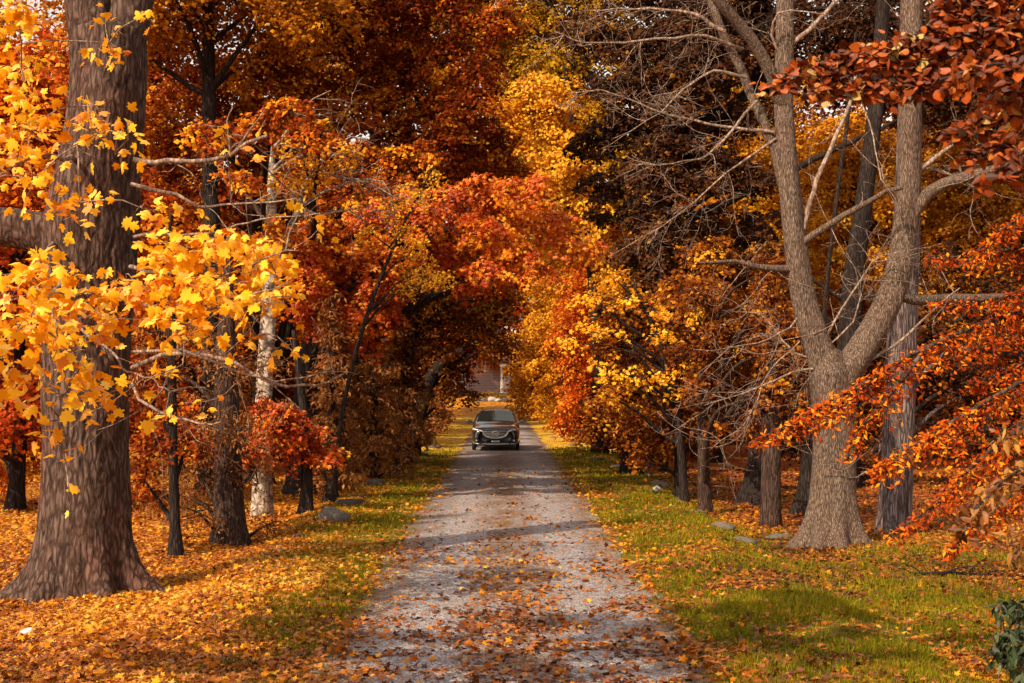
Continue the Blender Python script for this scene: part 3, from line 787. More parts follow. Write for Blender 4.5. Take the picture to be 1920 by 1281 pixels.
T = Tree('red_maple_tree', 'deep red maple with layered boughs behind the birch left of the drive', (-7.2, 40))
T.stem([(-7.2, 40, 0), (-7.1, 40, 3), (-6.9, 40, 5.5), (-6.6, 40.3, 8), (-6.3, 40.6, 10)], [.36, .30, .24, .15, .05], 14, flare=.5)
T.blobs([(560, 240, 80, 40, 0), (650, 215, 90, 40, .05), (740, 200, 80, 40, .1), (820, 190, 70, 45, .05), (600, 160, 90, 40, -.05), (700, 140, 90, 45, 0), (800, 130, 80, 45, -.05), (560, 300, 80, 40, -.05),
         (650, 290, 80, 40, -.05), (760, 280, 80, 45, -.1), (840, 260, 70, 50, -.08), (880, 200, 60, 50, -.05), (690, 350, 80, 40, -.05), (780, 340, 60, 40, -.05), (480, 300, 70, 50, -.03), (440, 220, 80, 50, .0),
         (380, 160, 80, 50, .05), (350, 260, 80, 50, -.05), (400, 350, 90, 50, -.05), (320, 340, 70, 50, 0), (480, 390, 80, 45, 0), (340, 440, 80, 50, -.05), (620, 80, 90, 40, -.1), (740, 70, 80, 45, -.1),
         (840, 80, 70, 50, -.08), (880, 320, 50, 30, 0), (520, 120, 70, 50, -.05), (450, 470, 70, 50, -.08), (540, 350, 70, 40, .05), (900, 130, 50, 50, -.12), (930, 260, 40, 50, -.1), (660, 20, 90, 45, -.1), (760, 0, 90, 45, -.1), (860, 10, 80, 45, -.1), (930, 40, 60, 50, -.1), (580, 30, 80, 45, .0), (700, -40, 120, 40, -.1), (860, -40, 120, 40, -.1), (280, 230, 60, 60, .05), (260, 420, 50, 60, .0), (300, 560, 70, 60, -.03), (360, 540, 80, 50, -.05), (420, 620, 80, 60, -.05), (500, 560, 70, 60, 0), (520, 650, 60, 50, 0), (600, 700, 60, 40, 0), (540, 720, 60, 40, .0), (460, 720, 60, 50, -.05), (480, 240, 50, 30, .1, -11.5), (600, 250, 50, 28, .1, -11.5), (540, 210, 60, 28, .1, -11.5), (520, 430, 40, 30, .05, -10.2), (450, 330, 50, 28, .1, -11.5), (400, 250, 60, 35, .1, -11), (330, 420, 50, 40, .1, -11), (760, 230, 60, 40, .05), (850, 140, 60, 40, .1), (890, 280, 50, 40, 0), (740, 110, 60, 40, .05), (860, 240, 60, 40, .0, 3), (905, 320, 50, 45, -.05, 3), (930, 300, 45, 45, -.05, 3), (880, 190, 60, 45, 0, 3), (850, 300, 60, 40, -.05, 3), (900, 370, 60, 40, 0, 3), (960, 330, 40, 40, 0, 3), (470, 170, 60, 40, .0, 4), (420, 130, 60, 40, .0, 4), (500, 220, 60, 40, .0, 4), (620, 360, 70, 40, .08, -4), (560, 330, 60, 35, .08, -8), (700, 300, 70, 40, .08, -3), (790, 300, 60, 40, .05, -3), (500, 450, 60, 40, .05, -6), (590, 420, 50, 35, .08, -6), (740, 360, 60, 40, .08, -4), (660, 390, 60, 35, .08, -4)], 39.0, .135, 1.6, .62, 1.2, per=30)
T.finish(L_DRED, B_DARK, T_TRI)

T = Tree('beech_tree', 'slender young beech with small pale gold leaves under the orange red maple', (-3.9, 31))
T.stem([(-3.9, 31, 0), (-3.7, 31, 2), (-3.2, 31, 4), (-2.5, 31, 5.8), (-1.7, 31, 7.4)], [.06, .05, .045, .03, .015], 8, flare=.4, fh=.2)
T.blobs([(810, 335, 18, 28, .3), (790, 365, 25, 22, .2), (780, 470, 30, 35, .1), (790, 510, 35, 25, .25), (820, 520, 30, 18, .25), (770, 540, 25, 18, .2), (740, 380, 30, 18, .15), (700, 440, 28, 20, .1), (760, 430, 30, 20, .1)], 31, .085, .75, .5, .3, per=16)
T.finish(L_GOLD, B_DARK, T_RHOMB)

# dim understorey behind the red maples
T = Tree('maple_tree', 'dim olive brown maple in the gloom below the orange red maple', (-3.6, 47))
T.stem([(-3.6, 47, 0), (-3.5, 47, 3), (-3.0, 47, 6), (-2.6, 47, 9)], [.25, .2, .15, .06], 10, flare=.4)
T.blobs([(800, 560, 70, 60, 0), (740, 640, 70, 60, 0), (860, 600, 60, 60, 0), (780, 300, 60, 50, .05), (830, 350, 70, 60, 0), (860, 480, 70, 60, 0), (720, 560, 60, 60, 0), (680, 700, 70, 60, -.05), (760, 720, 50, 50, 0), (930, 560, 60, 50, .05), (790, 440, 60, 60, 0), (900, 420, 60, 50, 0)], 47, .16, 1.2, .48, 1.0, per=34)
T.finish(L_RUST, B_DARK, T_TRI)


# ---- ordinary crowns for the trees that fill the wood
def crown_tree(name, label, x, y, h, rad, size, mat, bark, tone=.5, zlow=.2, nb=22, cov=.9, r0=None, group=None, tmpl=T_TRI, lean=0., seed=0, dens=None):
    T = Tree(name, label, (x, y), group)
    zb = float(gz(x, y)); r0 = r0 or h * .017
    T.stem([(x, y, zb), (x + .15, y, zb + h * .25), (x + lean * .5, y + .1, zb + h * .55), (x + lean, y, zb + h * .92)], [r0, r0 * .85, r0 * .6, r0 * .15], 10, flare=.5)
    for i in range(nb):
        f = (i + .5) / nb; zz = zlow + (1 - zlow) * f
        prof = math.sin(math.pi * min(1, .22 + .78 * f) ** .8) ** .6
        a = i * 2.399 + seed; q = rad * prof * RNG.uniform(.35, .85)
        c = np.array([x + lean * f + math.cos(a) * q, y + math.sin(a) * q, zb + h * zz])
        R = np.array([rad * .46, rad * .46, rad * .30]) * RNG.uniform(.75, 1.2)
        n = int(1.9 * cov * math.pi * R[0] * R[2] / (.30 * size * size)) + 8
        T.blob(c, R, n, size, tone + RNG.normal() * .07, per=30, twigs=3)
    return T.finish(mat, bark, tmpl)


# gold trees over and behind the left row
crown_tree('maple_tree', 'very tall russet maple closing the sky above the middle of the drive', -7.5, 66, 27, 5.0, .19, L_RUST, B_DARK, .62, .6, 34, 1.2, seed=17, lean=2.5)
G = 'trees in the wood left of the drive'
crown_tree('maple_tree', 'golden maple with a dark trunk showing above the deep red maple at the top left', -7.7, 36, 18, 4.2, .14, L_GOLD, B_DARK, .24, .62, 26, .8, seed=1)
crown_tree('maple_tree', 'orange maple filling the gap left of the huge old maple trunk', -10.5, 30, 9.5, 3.2, .15, L_ORA, B_DARK, .52, .12, 24, .9, seed=2)
crown_tree('maple_tree', 'tall golden maple seen beside the broken limb of the huge old maple', -15.5, 40, 13.5, 4.6, .17, L_GOLD, B_DARK, .36, .25, 26, .42, seed=3)
crown_tree('maple_tree', 'low orange maple glowing low down behind the stout spruce trunk', -9.5, 44, 8, 3.4, .18, L_ORA, B_DARK, .55, .12, 22, .8, seed=4)
for k, (x, y, h, r, m, t) in enumerate([(-12, 56, 10.5, 4, L_RUST, .55), (-8.5, 62, 10.5, 3.6, L_GOLD, .42), (-17, 66, 20, 6, L_DRED, .5), (-7.5, 80, 10, 3.6, L_RUST, .55), (-13, 92, 13, 5, L_GOLD, .42),
                                         (-24, 60, 18, 6, L_RUST, .5), (-26, 85, 22, 7, L_GOLD, .4), (-17, 108, 24, 7, L_RUST, .5), (-32, 112, 22, 8, L_GOLD, .4), (-7.5, 104, 20, 5, L_RUST, .55)]):
    crown_tree('maple_tree', 'autumn maple standing deep in the wood behind the left row', x, y, h, r, .2 + y * .0012, m, B_DARK, t, .12, 24, .8, group=G, seed=k)
# ---- centre and right: gold tree over the end of the drive, dark tree, rust row
crown_tree('maple_tree', 'bright golden maple high above the far end of the drive', 4.9, 78, 23, 4.8, .22, L_GOLD, B_DARK, .62, .40, 38, 1.15, seed=5, lean=-4.5)
T = Tree('maple_tree', 'glowing yellow gold maple at the upper centre behind the orange red arch', (3.4, 55))
T.stem([(3.4, 55, 0), (3.3, 55, 4), (3.0, 55, 8), (2.4, 55, 12), (2.0, 55, 15)], [.26, .22, .18, .12, .04], 12, flare=.5)
T.blobs([(960, 250, 50, 40, .0), (1010, 220, 55, 40, .1), (1060, 250, 50, 40, .15), (980, 300, 55, 40, .1), (1040, 310, 55, 40, .15), (1080, 350, 45, 35, .1), (1010, 360, 55, 35, .1), (960, 340, 45, 35, .05), (1000, 170, 55, 40, .05), (1060, 180, 50, 40, .0), (1110, 400, 45, 35, .1), (1060, 410, 50, 35, .1), (1120, 460, 45, 35, .1), (1090, 300, 45, 35, .1), (940, 200, 40, 40, -.1), (1140, 530, 45, 35, .0)], 53, .17, 1.3, .62, .8, per=26)
T.finish(L_GOLD, B_DARK, T_TRI)
T = Tree('maple_tree', 'olive gold maple whose boughs fill the top centre of the view', (6.0, 60))
T.stem([(6.0, 60, 0), (6, 60, 5), (5.2, 60, 10), (3.6, 60, 15), (1.5, 60, 19)], [.4, .34, .28, .2, .08], 12, flare=.5)
T.blobs([(960, 60, 80, 50, .05), (1040, 40, 80, 50, .1), (930, 130, 70, 45, -.05), (1020, 120, 80, 50, .1), (1090, 110, 70, 50, .1), (970, 190, 60, 40, .05), (1060, 190, 60, 45, .2), (900, 30, 70, 50, -.1), (1120, 40, 70, 50, 0), (1160, 130, 60, 60, .05), (1120, 200, 60, 40, .2), (980, -20, 100, 40, 0), (1140, 290, 60, 50, .3), (1240, 260, 70, 50, .3), (1330, 180, 60, 60, .3), (1400, 260, 60, 60, .3), (1250, 350, 70, 40, .35), (1330, 330, 60, 50, .3), (1390, 400, 60, 50, .3), (1180, 390, 60, 30, .35), (1400, 160, 50, 50, .3), (1250, 120, 60, 50, .2), (1060, -20, 100, 40, 0), (1160, -20, 100, 45, 0), (1180, 60, 70, 50, 0), (900, 80, 60, 50, -.05), (940, 220, 50, 50, 0), (880, -30, 80, 40, 0), (1000, 270, 60, 40, .25), (1060, 310, 60, 40, .3)], 60, .19, 1.2, .44, 1.5, per=28)
T.finish(L_OLIV, B_DARK, T_TRI)

T = Tree('beech_tree', 'massive purple leaved beech hung with shadow behind the bare twigs on the right', foot(1190, 893))
simple_trunk(T, [(1190, 893), (1192, 800), (1200, 650), (1225, 480), (1260, 280), (1290, 100), (1300, -60)], 41, [.36, .33, .31, .28, .24, .18, .12], .4, 16)
T.blobs([(1110, 270, 50, 35, 0), (1160, 240, 60, 40, 0), (1220, 210, 70, 45, 0), (1130, 350, 45, 28, -.05), (1190, 320, 50, 28, 0), (1260, 150, 70, 50, -.05), (1330, 90, 70, 50, -.05), (1250, 60, 80, 50, 0), (1180, 80, 60, 40, .05), (1320, 20, 80, 50, 0), (1400, 40, 70, 60, 0),
         (1230, 400, 60, 40, .05, -1.6), (1225, 330, 60, 40, 0, -1.6), (1250, 270, 60, 40, 0, -1.6), (1270, 210, 60, 40, 0, -1.6), (1290, 140, 60, 40, 0, -1.6), (1210, 460, 60, 40, .15, -1.6), (1300, 340, 60, 40, .05, -1.6), (1340, 150, 60, 40, 0, -1.6), (1380, 100, 60, 40, 0, -1.5), (1300, 80, 60, 45, 0, -1.5), (1200, 540, 50, 40, .25, -1.5), (1340, 300, 60, 40, .0), (1400, 330, 55, 40, 0), (1420, 430, 55, 45, .05), (1380, 500, 60, 45, .1), (1440, 140, 60, 50, -.05), (1400, 220, 50, 40, 0), (1200, 150, 60, 40, 0), (1290, 220, 60, 35, 0), (1230, 280, 50, 30, 0), (1100, 60, 60, 40, .05), (1290, 290, 45, 30, .05), (1350, 230, 45, 35, 0), (1150, 170, 55, 35, 0), (1120, 400, 35, 18, 0), (1200, 400, 45, 24, .1), (1270, 430, 55, 35, .15), (1330, 420, 50, 35, .15), (1180, 470, 50, 35, .2), (1240, 500, 60, 40, .2),
         (1500, 60, 80, 60, -.05), (1580, 40, 80, 60, -.05), (1650, 90, 70, 70, -.05), (1560, 130, 60, 50, 0), (1300, 500, 60, 40, .2), (1220, -10, 100, 40, 0), (1420, -10, 100, 40, 0), (1620, -10, 100, 40, -.05), (1760, 60, 90, 70, -.05), (1860, 80, 90, 80, -.05), (1780, 180, 90, 70, 0)], 41.5, .15, 2.1, .44, 1.0, per=32, tj=.09)
T.finish(L_DARK, B_DARK, T_TRI)

T = Tree('hornbeam_tree', 'slim grey stem standing tight against the massive beech trunk', foot(1216, 897))
simple_trunk(T, [(1216, 897), (1215, 800), (1222, 650), (1240, 500)], 40, [.10, .09, .08, .05], .4, 9, fh=.25)
T.blobs([(1180, 800, 60, 40, .0), (1230, 760, 60, 45, .0), (1150, 760, 60, 40, .05), (1240, 830, 50, 35, 0), (1120, 800, 45, 30, .05), (1200, 700, 60, 45, 0)], 39.5, .13, 1.0, .45, .6)
T.finish(L_RUST, B_PURP, T_TRI)

T = Tree('maple_tree', 'rusty young maple on a dark straight stem second in the right row', foot(1277, 930))
simple_trunk(T, [(1277, 930), (1276, 850), (1272, 720), (1265, 560)], 33.5, [.15, .135, .12, .07], .4, 10, fh=.3)
T.blobs([(1200, 800, 60, 45, .05), (1260, 790, 55, 45, -.05), (1170, 730, 60, 45, .05), (1240, 700, 65, 45, 0), (1300, 720, 60, 45, -.05), (1220, 620, 65, 45, .0), (1290, 620, 60, 45, -.05), (1150, 650, 55, 40, 0), (1330, 560, 60, 45, -.05), (1250, 560, 60, 40, 0), (1160, 580, 55, 40, .05), (1210, 850, 40, 25, .05), (1290, 830, 40, 30, -.05), (1270, 800, 50, 40, 0, -1), (1275, 720, 55, 45, -.05, -1), (1265, 640, 55, 45, 0, -1), (1270, 540, 60, 45, .05, -1), (1340, 480, 60, 40, .1)], 33.5, .12, 1.25, .49, .6, per=28)
T.finish(L_RUST, B_DARK, T_TRI)

T = Tree('maple_tree', 'young brown barked maple standing nearest the grass in the right row', foot(1322, 955))
simple_trunk(T, [(1322, 955), (1319, 880), (1317, 760), (1314, 660), (1310, 570)], 29.8, [.145, .13, .12, .08, .03], .4, 12, fh=.25)
T.blobs([(1350, 700, 55, 45, -.05), (1380, 620, 60, 45, 0), (1400, 760, 55, 45, -.1), (1320, 540, 55, 40, 0), (1420, 680, 50, 40, -.05), (1350, 780, 40, 35, -.05), (1440, 560, 50, 40, .0), (1270, 660, 40, 35, 0), (1320, 640, 50, 45, .05, -1.2), (1315, 720, 45, 40, .05, -1.2), (1305, 560, 50, 45, .05, -1.2), (1340, 600, 40, 40, 0, -1), (1330, 790, 30, 25, 0, -1.1), (1440, 660, 45, 45, 0, -3), (1445, 730, 45, 40, 0, -3.6), (1450, 580, 45, 45, .05, -3.4), (1450, 500, 45, 40, .05, -3), (1470, 640, 40, 40, 0, -3.4)], 30.2, .115, 1.2, .45, .5, per=26)
T.finish(L_RUST, B_RED, T_TRI)

T = Tree('maple_tree', 'yellow leaved maple spray lighting the edge of the right row', (3.9, 32))
T.stem([(3.9, 32, 0), (3.7, 32, 2), (3.3, 32, 3.6), (2.7, 32, 5)], [.1, .085, .07, .03], 9, flare=.5, fh=.2)
T.blobs([(1100, 610, 40, 18, .2), (1140, 625, 40, 20, .2), (1080, 640, 30, 14, .1), (1160, 700, 45, 18, .2), (1210, 710, 45, 18, .2), (1260, 690, 30, 25, .15), (1260, 740, 18, 25, .1), (1250, 620, 40, 22, .2), (1140, 745, 30, 14, .1), (1180, 560, 40, 22, .15), (1100, 560, 40, 20, .1), (1220, 580, 40, 20, .15), (1290, 590, 30, 20, .1), (1150, 520, 40, 20, .1), (1330, 640, 30, 22, .1), (1120, 680, 20, 12, .1)], 31.6, .115, .5, .46, .4, per=14)
T.finish(L_YEL, B_DARK, T_STAR)

# the orange wall to the right of the car
crown_tree('maple_tree', 'bright orange maple skirting the drive right behind the black car', 4.6, 66, 10.2, 3.2, .16, L_ORA, B_DARK, .66, .06, 34, 1.0, seed=7)
crown_tree('maple_tree', 'tawny gold maple reaching low over the verge beyond the black car', 4.2, 88, 11, 3.2, .19, L_GOLD, B_DARK, .40, .06, 34, 1.0, seed=8)
crown_tree('maple_tree', 'rusty maple with low boughs right of the drive before the car', 5.6, 55, 9, 2.7, .15, L_RUST, B_DARK, .55, .08, 34, 1.0, seed=9)
crown_tree('maple_tree', 'small dark rust maple tucked behind the purple grey trunk pair', 4.9, 46, 6.5, 1.9, .14, L_RUST, B_DARK, .36, .1, 24, .9, seed=10)
crown_tree('maple_tree', 'amber maple closing the right side of the orange lawn', 5.2, 110, 15, 4.9, .22, L_GOLD, B_DARK, .36, .03, 40, 1.1, seed=11, lean=-1.5)
crown_tree('maple_tree', 'red orange maple overhanging the drive in front of the house', -5.4, 94, 15, 4.2, .2, L_ORA, B_DARK, .6, .32, 34, 1.1, seed=12, lean=5.0)
T = Tree('maple_tree', 'honey coloured maple whose low boughs hide the porch right of the white column', (3.1, 124))
T.stem([(3.1, 124, 0), (3.0, 124, 2), (2.6, 124, 5), (2.0, 124, 9)], [.22, .2, .16, .08], 10, flare=.5)
T.blobs([(965, 730, 20, 16, 0), (985, 725, 25, 18, .05), (970, 705, 22, 18, 0), (1000, 705, 28, 20, .05), (962, 685, 20, 16, .05), (985, 680, 28, 20, 0), (1015, 730, 28, 20, 0), (960, 660, 28, 18, .1), (1000, 655, 30, 20, .1), (930, 650, 30, 18, .1), (970, 630, 40, 20, .1), (1020, 680, 30, 20, 0), (900, 665, 24, 14, .05), (925, 678, 24, 12, .05), (1010, 750, 20, 12, 0), (978, 748, 18, 9, 0)], 123, .25, 1.3, .45, 1.0, per=26)
T.finish(L_GOLD, B_DARK, T_TRI)
T = Tree('maple_tree', 'thick old grey maple trunk at the verge right beyond the car', foot(1063, 816))
simple_trunk(T, [(1063, 816), (1065, 780), (1068, 700), (1070, 600)], 76, [.4, .33, .3, .2], .5, 12)
T.blobs([(1080, 700, 40, 30, 0), (1050, 650, 40, 30, 0), (1110, 740, 35, 25, 0)], 76, .18, .8, .5, .6)
T.finish(L_RUST, B_RED, T_TRI)

# ---- right side: the bare forked tree
Y2 = 24.0
T = Tree('walnut_tree', 'tall bare forked tree with pale grey ridged bark on the right lawn', foot(1560, 1012))
T.stem(px_path([(1560, 1018), (1561, 930), (1563, 840), (1562, 770), (1558, 700), (1556, 660)], Y2), [.37, .345, .34, .36, .38, .2], 170, 90, flare=.8, fh=.34, lobes=7, ridge=.022)
qa = T.stem(px_path([(1558, 770), (1548, 700), (1530, 640), (1506, 560), (1492, 460), (1480, 330), (1470, 200), (1471, 60), (1473, -100)], Y2), [.28, .26, .225, .205, .19, .18, .165, .155, .13], 120, 80, ridge=.016)
qb = T.stem(px_path([(1566, 780), (1580, 715), (1620, 650), (1662, 575), (1688, 490), (1702, 360), (1707, 200), (1709, 50), (1711, -100)], Y2), [.28, .26, .24, .23, .22, .205, .19, .18, .15], 120, 80, ridge=.016)
limbs = [([(1488, 420), (1466, 320), (1432, 225), (1395, 140), (1345, 30), (1325, -60)], .135, .08, 3), ([(1474, 200), (1445, 130), (1398, 62), (1352, 5), (1310, -60)], .15, .1, 2),
         ([(1707, 410), (1745, 363), (1806, 338), (1868, 318)], .15, .115, 1), ([(1505, 455), (1565, 413), (1630, 380), (1692, 352)], .085, .05, 2),
         ([(1486, 505), (1430, 500), (1380, 492), (1312, 493)], .09, .02, 3), ([(1690, 555), (1760, 551), (1830, 556), (1900, 556)], .12, .08, 2),
         ([(1505, 430), (1530, 350), (1565, 270), (1600, 170), (1612, 90)], .065, .035, 3), ([(1393, 92), (1310, 68), (1200, 76), (1110, 82), (1040, 60)], .045, .010, 9),
         ([(1452, 248), (1380, 240), (1300, 226), (1225, 206), (1130, 168), (1060, 176)], .042, .008, 10), ([(1455, 260), (1400, 290), (1345, 330), (1290, 385), (1240, 425), (1140, 482)], .036, .007, 10),
         ([(1500, 590), (1450, 620), (1390, 640), (1300, 655)], .03, .006, 6), ([(1545, 690), (1480, 700), (1400, 740), (1320, 760)], .035, .006, 8),
         ([(1540, 680), (1480, 660), (1430, 600), (1380, 585)], .03, .006, 7), ([(1590, 695), (1680, 645), (1745, 590), (1800, 540)], .05, .012, 4),
         ([(1700, 318), (1745, 318), (1800, 340), (1855, 372)], .05, .015, 4), ([(1694, 340), (1760, 290), (1820, 250), (1890, 240)], .06, .02, 4),
         ([(1545, 640), (1590, 560), (1640, 480), (1690, 470)], .03, .008, 7), ([(1540, 660), (1600, 610), (1620, 540), (1640, 500)], .025, .006, 6),
         ([(1474, 120), (1440, 60), (1470, 20), (1560, 30)], .04, .01, 4), ([(1475, 90), (1530, 40), (1580, -10), (1640, -50)], .06, .03, 3),
         ([(1500, 640), (1440, 700), (1400, 790), (1330, 845)], .022, .006, 6), ([(1708, 90), (1760, 30), (1800, 0), (1870, -60)], .12, .08, 2),
         ([(1610, 170), (1640, 260), (1655, 330), (1690, 400)], .02, .006, 4), ([(1640, 880), (1600, 900), (1550, 870), (1470, 830)], .012, .006, 3),
         ([(1400, 145), (1330, 140), (1250, 190), (1150, 260)], .04, .008, 7), ([(1420, 190), (1340, 280), (1280, 300), (1180, 310)], .035, .007, 7), ([(1360, 60), (1290, 20), (1200, 10), (1100, 20)], .05, .01, 7)]
for j, (pth, r0, r1, nt_) in enumerate(limbs):
    dY = RNG.uniform(-1.4, .6)
    P = [at(a, b, Y2 - .05 + dY * k / (len(pth) - 1)) for k, (a, b) in enumerate(pth)]
    big = r0 > .07
    Q = T.limb(P, r0 * .8, r1 * .75, 9 if big else 5, .03, twig=not big)
    twig_fan(T, Q, min(.011, r1 * .9 + .003), 3, nt_ + 2, 1.05, -.02)
T.finish(L_GOLD, B_GREY, T_TRI, twigm=B_TWIG)

T = Tree('maple_tree', 'grey purple ridged trunk standing close behind the bare forked tree', foot(1680, 988))
simple_trunk(T, [(1676, 988), (1682, 900), (1687, 780), (1692, 600), (1699, 450), (1704, 300), (1708, 100), (1710, -60)], 26.4, [.27, .28, .275, .27, .25, .22, .18, .14], .32, 130, ridge=.03, rows=70)
T.blobs([(1760, 800, 50, 40, 0), (1800, 740, 60, 45, 0), (1850, 640, 60, 40, .0), (1650, 830, 35, 30, .1)], 27, .11, .45, .4, .4)
T.finish(L_RUST, B_PURP, T_TRI, twigm=B_TWIG)

T = Tree('maple_tree', 'reddish dark straight trunk left of the bare forked tree', foot(1446, 980))
simple_trunk(T, [(1446, 980), (1446, 900), (1448, 800), (1450, 700), (1448, 600)], 26.8, [.19, .18, .175, .13, .05], .16, 14, fh=.25)
T.blobs([(1440, 780, 50, 30, -.1), (1400, 820, 40, 28, -.05), (1480, 740, 40, 30, -.1)], 27, .10, .5, .4, .3)
T.finish(L_RUST, B_RED, T_TRI, twigm=B_TWIG)

T = Tree('oak_tree', 'dark trunk with widely flared foot deep between two reddish trunks', foot(1412, 935))
simple_trunk(T, [(1414, 935), (1420, 880), (1424, 780), (1428, 700), (1430, 600)], 33, [.24, .21, .2, .12, .04], 1.0, 14, fh=.5, lobes=4)
T.finish(L_RUST, B_DARK, T_TRI)
T = Tree('oak_tree', 'dark leaning trunk with flared foot right behind the bare forked tree', foot(1516, 958))
simple_trunk(T, [(1512, 958), (1522, 880), (1528, 780), (1532, 680), (1536, 600)], 29.5, [.25, .22, .2, .12, .04], .6, 14, fh=.4, lobes=4)
T.finish(L_RUST, B_DARK, T_TRI)

T = Tree('oak_tree', 'leaning blue black trunk framed by gold leaves between the bare forks', (9.1, 38))
simple_trunk(T, [(1585, 900), (1590, 700), (1600, 520), (1620, 380), (1640, 220), (1652, 60), (1660, -60)], 38, [.34, .30, .27, .24, .21, .18, .14], .4, 16)
T.blobs([(1560, 620, 60, 40, .05), (1640, 640, 60, 40, 0), (1720, 600, 70, 50, 0), (1800, 560, 80, 50, 0), (1880, 500, 70, 60, 0), (1780, 680, 80, 50, -.05), (1860, 720, 70, 50, -.05), (1560, 720, 70, 50, -.05), (1640, 760, 70, 50, -.05), (1760, 800, 80, 40, -.1), (1480, 640, 60, 50, 0), (1480, 560, 50, 50, .05), (1440, 480, 50, 50, .1), (1760, 480, 60, 40, .1), (1450, 740, 60, 50, -.05), (1500, 820, 60, 40, -.1), (1620, 850, 70, 35, -.1), (1860, 820, 80, 40, -.1)], 39, .15, .9, .48, 1.0, per=30)
T.finish(L_DARK, B_DARK, T_TRI)
T = Tree('ash_tree', 'thin dark pole of a young ash slanting between the bare forks', foot(1548, 925))
simple_trunk(T, [(1535, 925), (1542, 760), (1548, 560), (1568, 380), (1592, 200), (1605, 60)], 34.3, [.075, .07, .06, .055, .045, .03], .3, 9)
T.finish(L_RUST, B_DARK, T_TRI)
crown_tree('maple_tree', 'brilliant gold maple glowing between the two bare forks', 11.3, 47, 11.5, 3.0, .15, L_GOLD, B_DARK, .46, .42, 26, 1.1, seed=13)
crown_tree('maple_tree', 'golden maple half hidden under the red boughs at the right edge', 15.6, 47, 11.5, 3.2, .15, L_GOLD, B_DARK, .26, .4, 24, .9, seed=14)
crown_tree('maple_tree', 'amber maple behind the bare twigs between beech and forked tree', 7.4, 52, 13, 3.0, .16, L_GOLD, B_DARK, .38, .3, 26, 1.0, seed=15)
G = 'trees in the wood right of the drive'
for k, (x, y, h, r, m, t) in enumerate([(10, 66, 19, 5, L_RUST, .45), (16.5, 58, 18, 5.5, L_RUST, .34), (24, 64, 19, 6, L_RUST, .36), (9.5, 84, 22, 5, L_RUST, .5), (16, 88, 22, 6.5, L_GOLD, .36),
                                         (28, 88, 22, 7, L_RUST, .42), (13, 112, 23, 6.5, L_GOLD, .4), (26, 118, 24, 8, L_RUST, .5), (40, 108, 24, 8, L_GOLD, .4), (21, 44, 15, 4.5, L_RUST, .34)]):
    crown_tree('maple_tree', 'autumn maple standing deep in the wood behind the right row', x, y, h, r, .2 + y * .0012, m, B_DARK, t, .08, 24, .85, group=G, seed=k + 20)
G = 'trees beyond the house'
for k, (x, y, h, r, m, t) in enumerate([(-14, 196, 26, 9, L_GOLD, .5), (2, 205, 30, 10, L_RUST, .55), (16, 198, 27, 9, L_GOLD, .45), (-30, 190, 28, 10, L_RUST, .5), (34, 190, 28, 10, L_RUST, .5), (-46, 160, 26, 10, L_GOLD, .45), (48, 160, 27, 10, L_GOLD, .45), (-20, 150, 24, 8, L_RUST, .5), (20, 150, 24, 8, L_ORA, .5)]):
    crown_tree('maple_tree', 'distant autumn maple standing around and beyond the house', x, y, h, r, .42, m, B_DARK, t, .1, 24, .9, group=G, seed=k + 40)

# clipped dark hedge closing the ground on both sides far back under the trees
def hedge(label, x0, x1, y, h, mat):
    T = Tree('hedge', label, ((x0 + x1) / 2, y), cat='hedge')
    n = int(abs(x1 - x0) / 1.2)
    T.limb([(x0 + .4, y, float(gz(x0, y)) + h * .2), ((x0 + x1) / 2, y, float(gz((x0 + x1) / 2, y)) + h * .2), (x1 - .4, y, float(gz(x1, y)) + h * .2)], .05, .05, wob=.01)
    for i in range(n):
        x = x0 + (x1 - x0) * (i + .5) / n
        zb = float(gz(x, y)) + h * .45
        T.blob((x, y + RNG.normal() * .3, zb), (.9, .8, h * .55), 260, .2, .42 + RNG.normal() * .06, per=26, reach=False, twigs=0)
    T.finish(mat, B_DARK, T_TRI, crown='foliage')
hedge('long dark hedge under the wood on the right', 9.5, 34, 56, 2.4, L_DARK)
hedge('long rust brown hedge under the wood on the left', -32, -9, 60, 2.2, L_RUST)

# ---- boughs of trees that stand just outside the right edge
def bough(T, path, Y, size, tone, hang, dens, r0=.03, tw=.5, spread=.35):
    """A layered bough: leaf-bearing side twigs droop from the line of the branch."""
    P = px_path(path, Y); Q = spline(P, 40)
    T.twig.add(Q, np.linspace(r0, .005, 40), 5)
    L = np.linalg.norm(np.diff(Q, axis=0), axis=1).sum()
    n = int(L * dens)
    for _ in range(n):
        f = RNG.uniform(0, 1); i = int(f * 39)
        w = hang * (1.0 - .8 * f ** 1.5) * RNG.uniform(.25, 1)
        d = nrm((Q[min(i + 1, 39)] - Q[max(i - 1, 0)]) * 3 * RNG.uniform(.4, 1.2) + RNG.normal(size=3) * np.array([spread, .5, .12]) + np.array([0, 0, -.25]))
        p = [Q[i]]; dd = d
        for k in range(3):
            dd = nrm(dd + np.array([0, 0, -.30]) + RNG.normal(size=3) * .1); p.append(p[-1] + dd * w / 3)
        q = spline(p, 8)
        T.twig.add(q, np.linspace(.006, .0025, 8), 3)
        m = max(3, int(w / size * 4.2))
        u = RNG.integers(0, 8, m)
        pos = q[u] + RNG.normal(size=(m, 3)) * size * .45
        nn_ = np.array([0, -.35, .75]) + RNG.normal(size=(m, 3)) * .5
        st = tone + RNG.normal() * .19
        T.leaf.add(pos, nn_, size * RNG.uniform(.65, 1.2, m), st + RNG.normal(size=m) * .1)


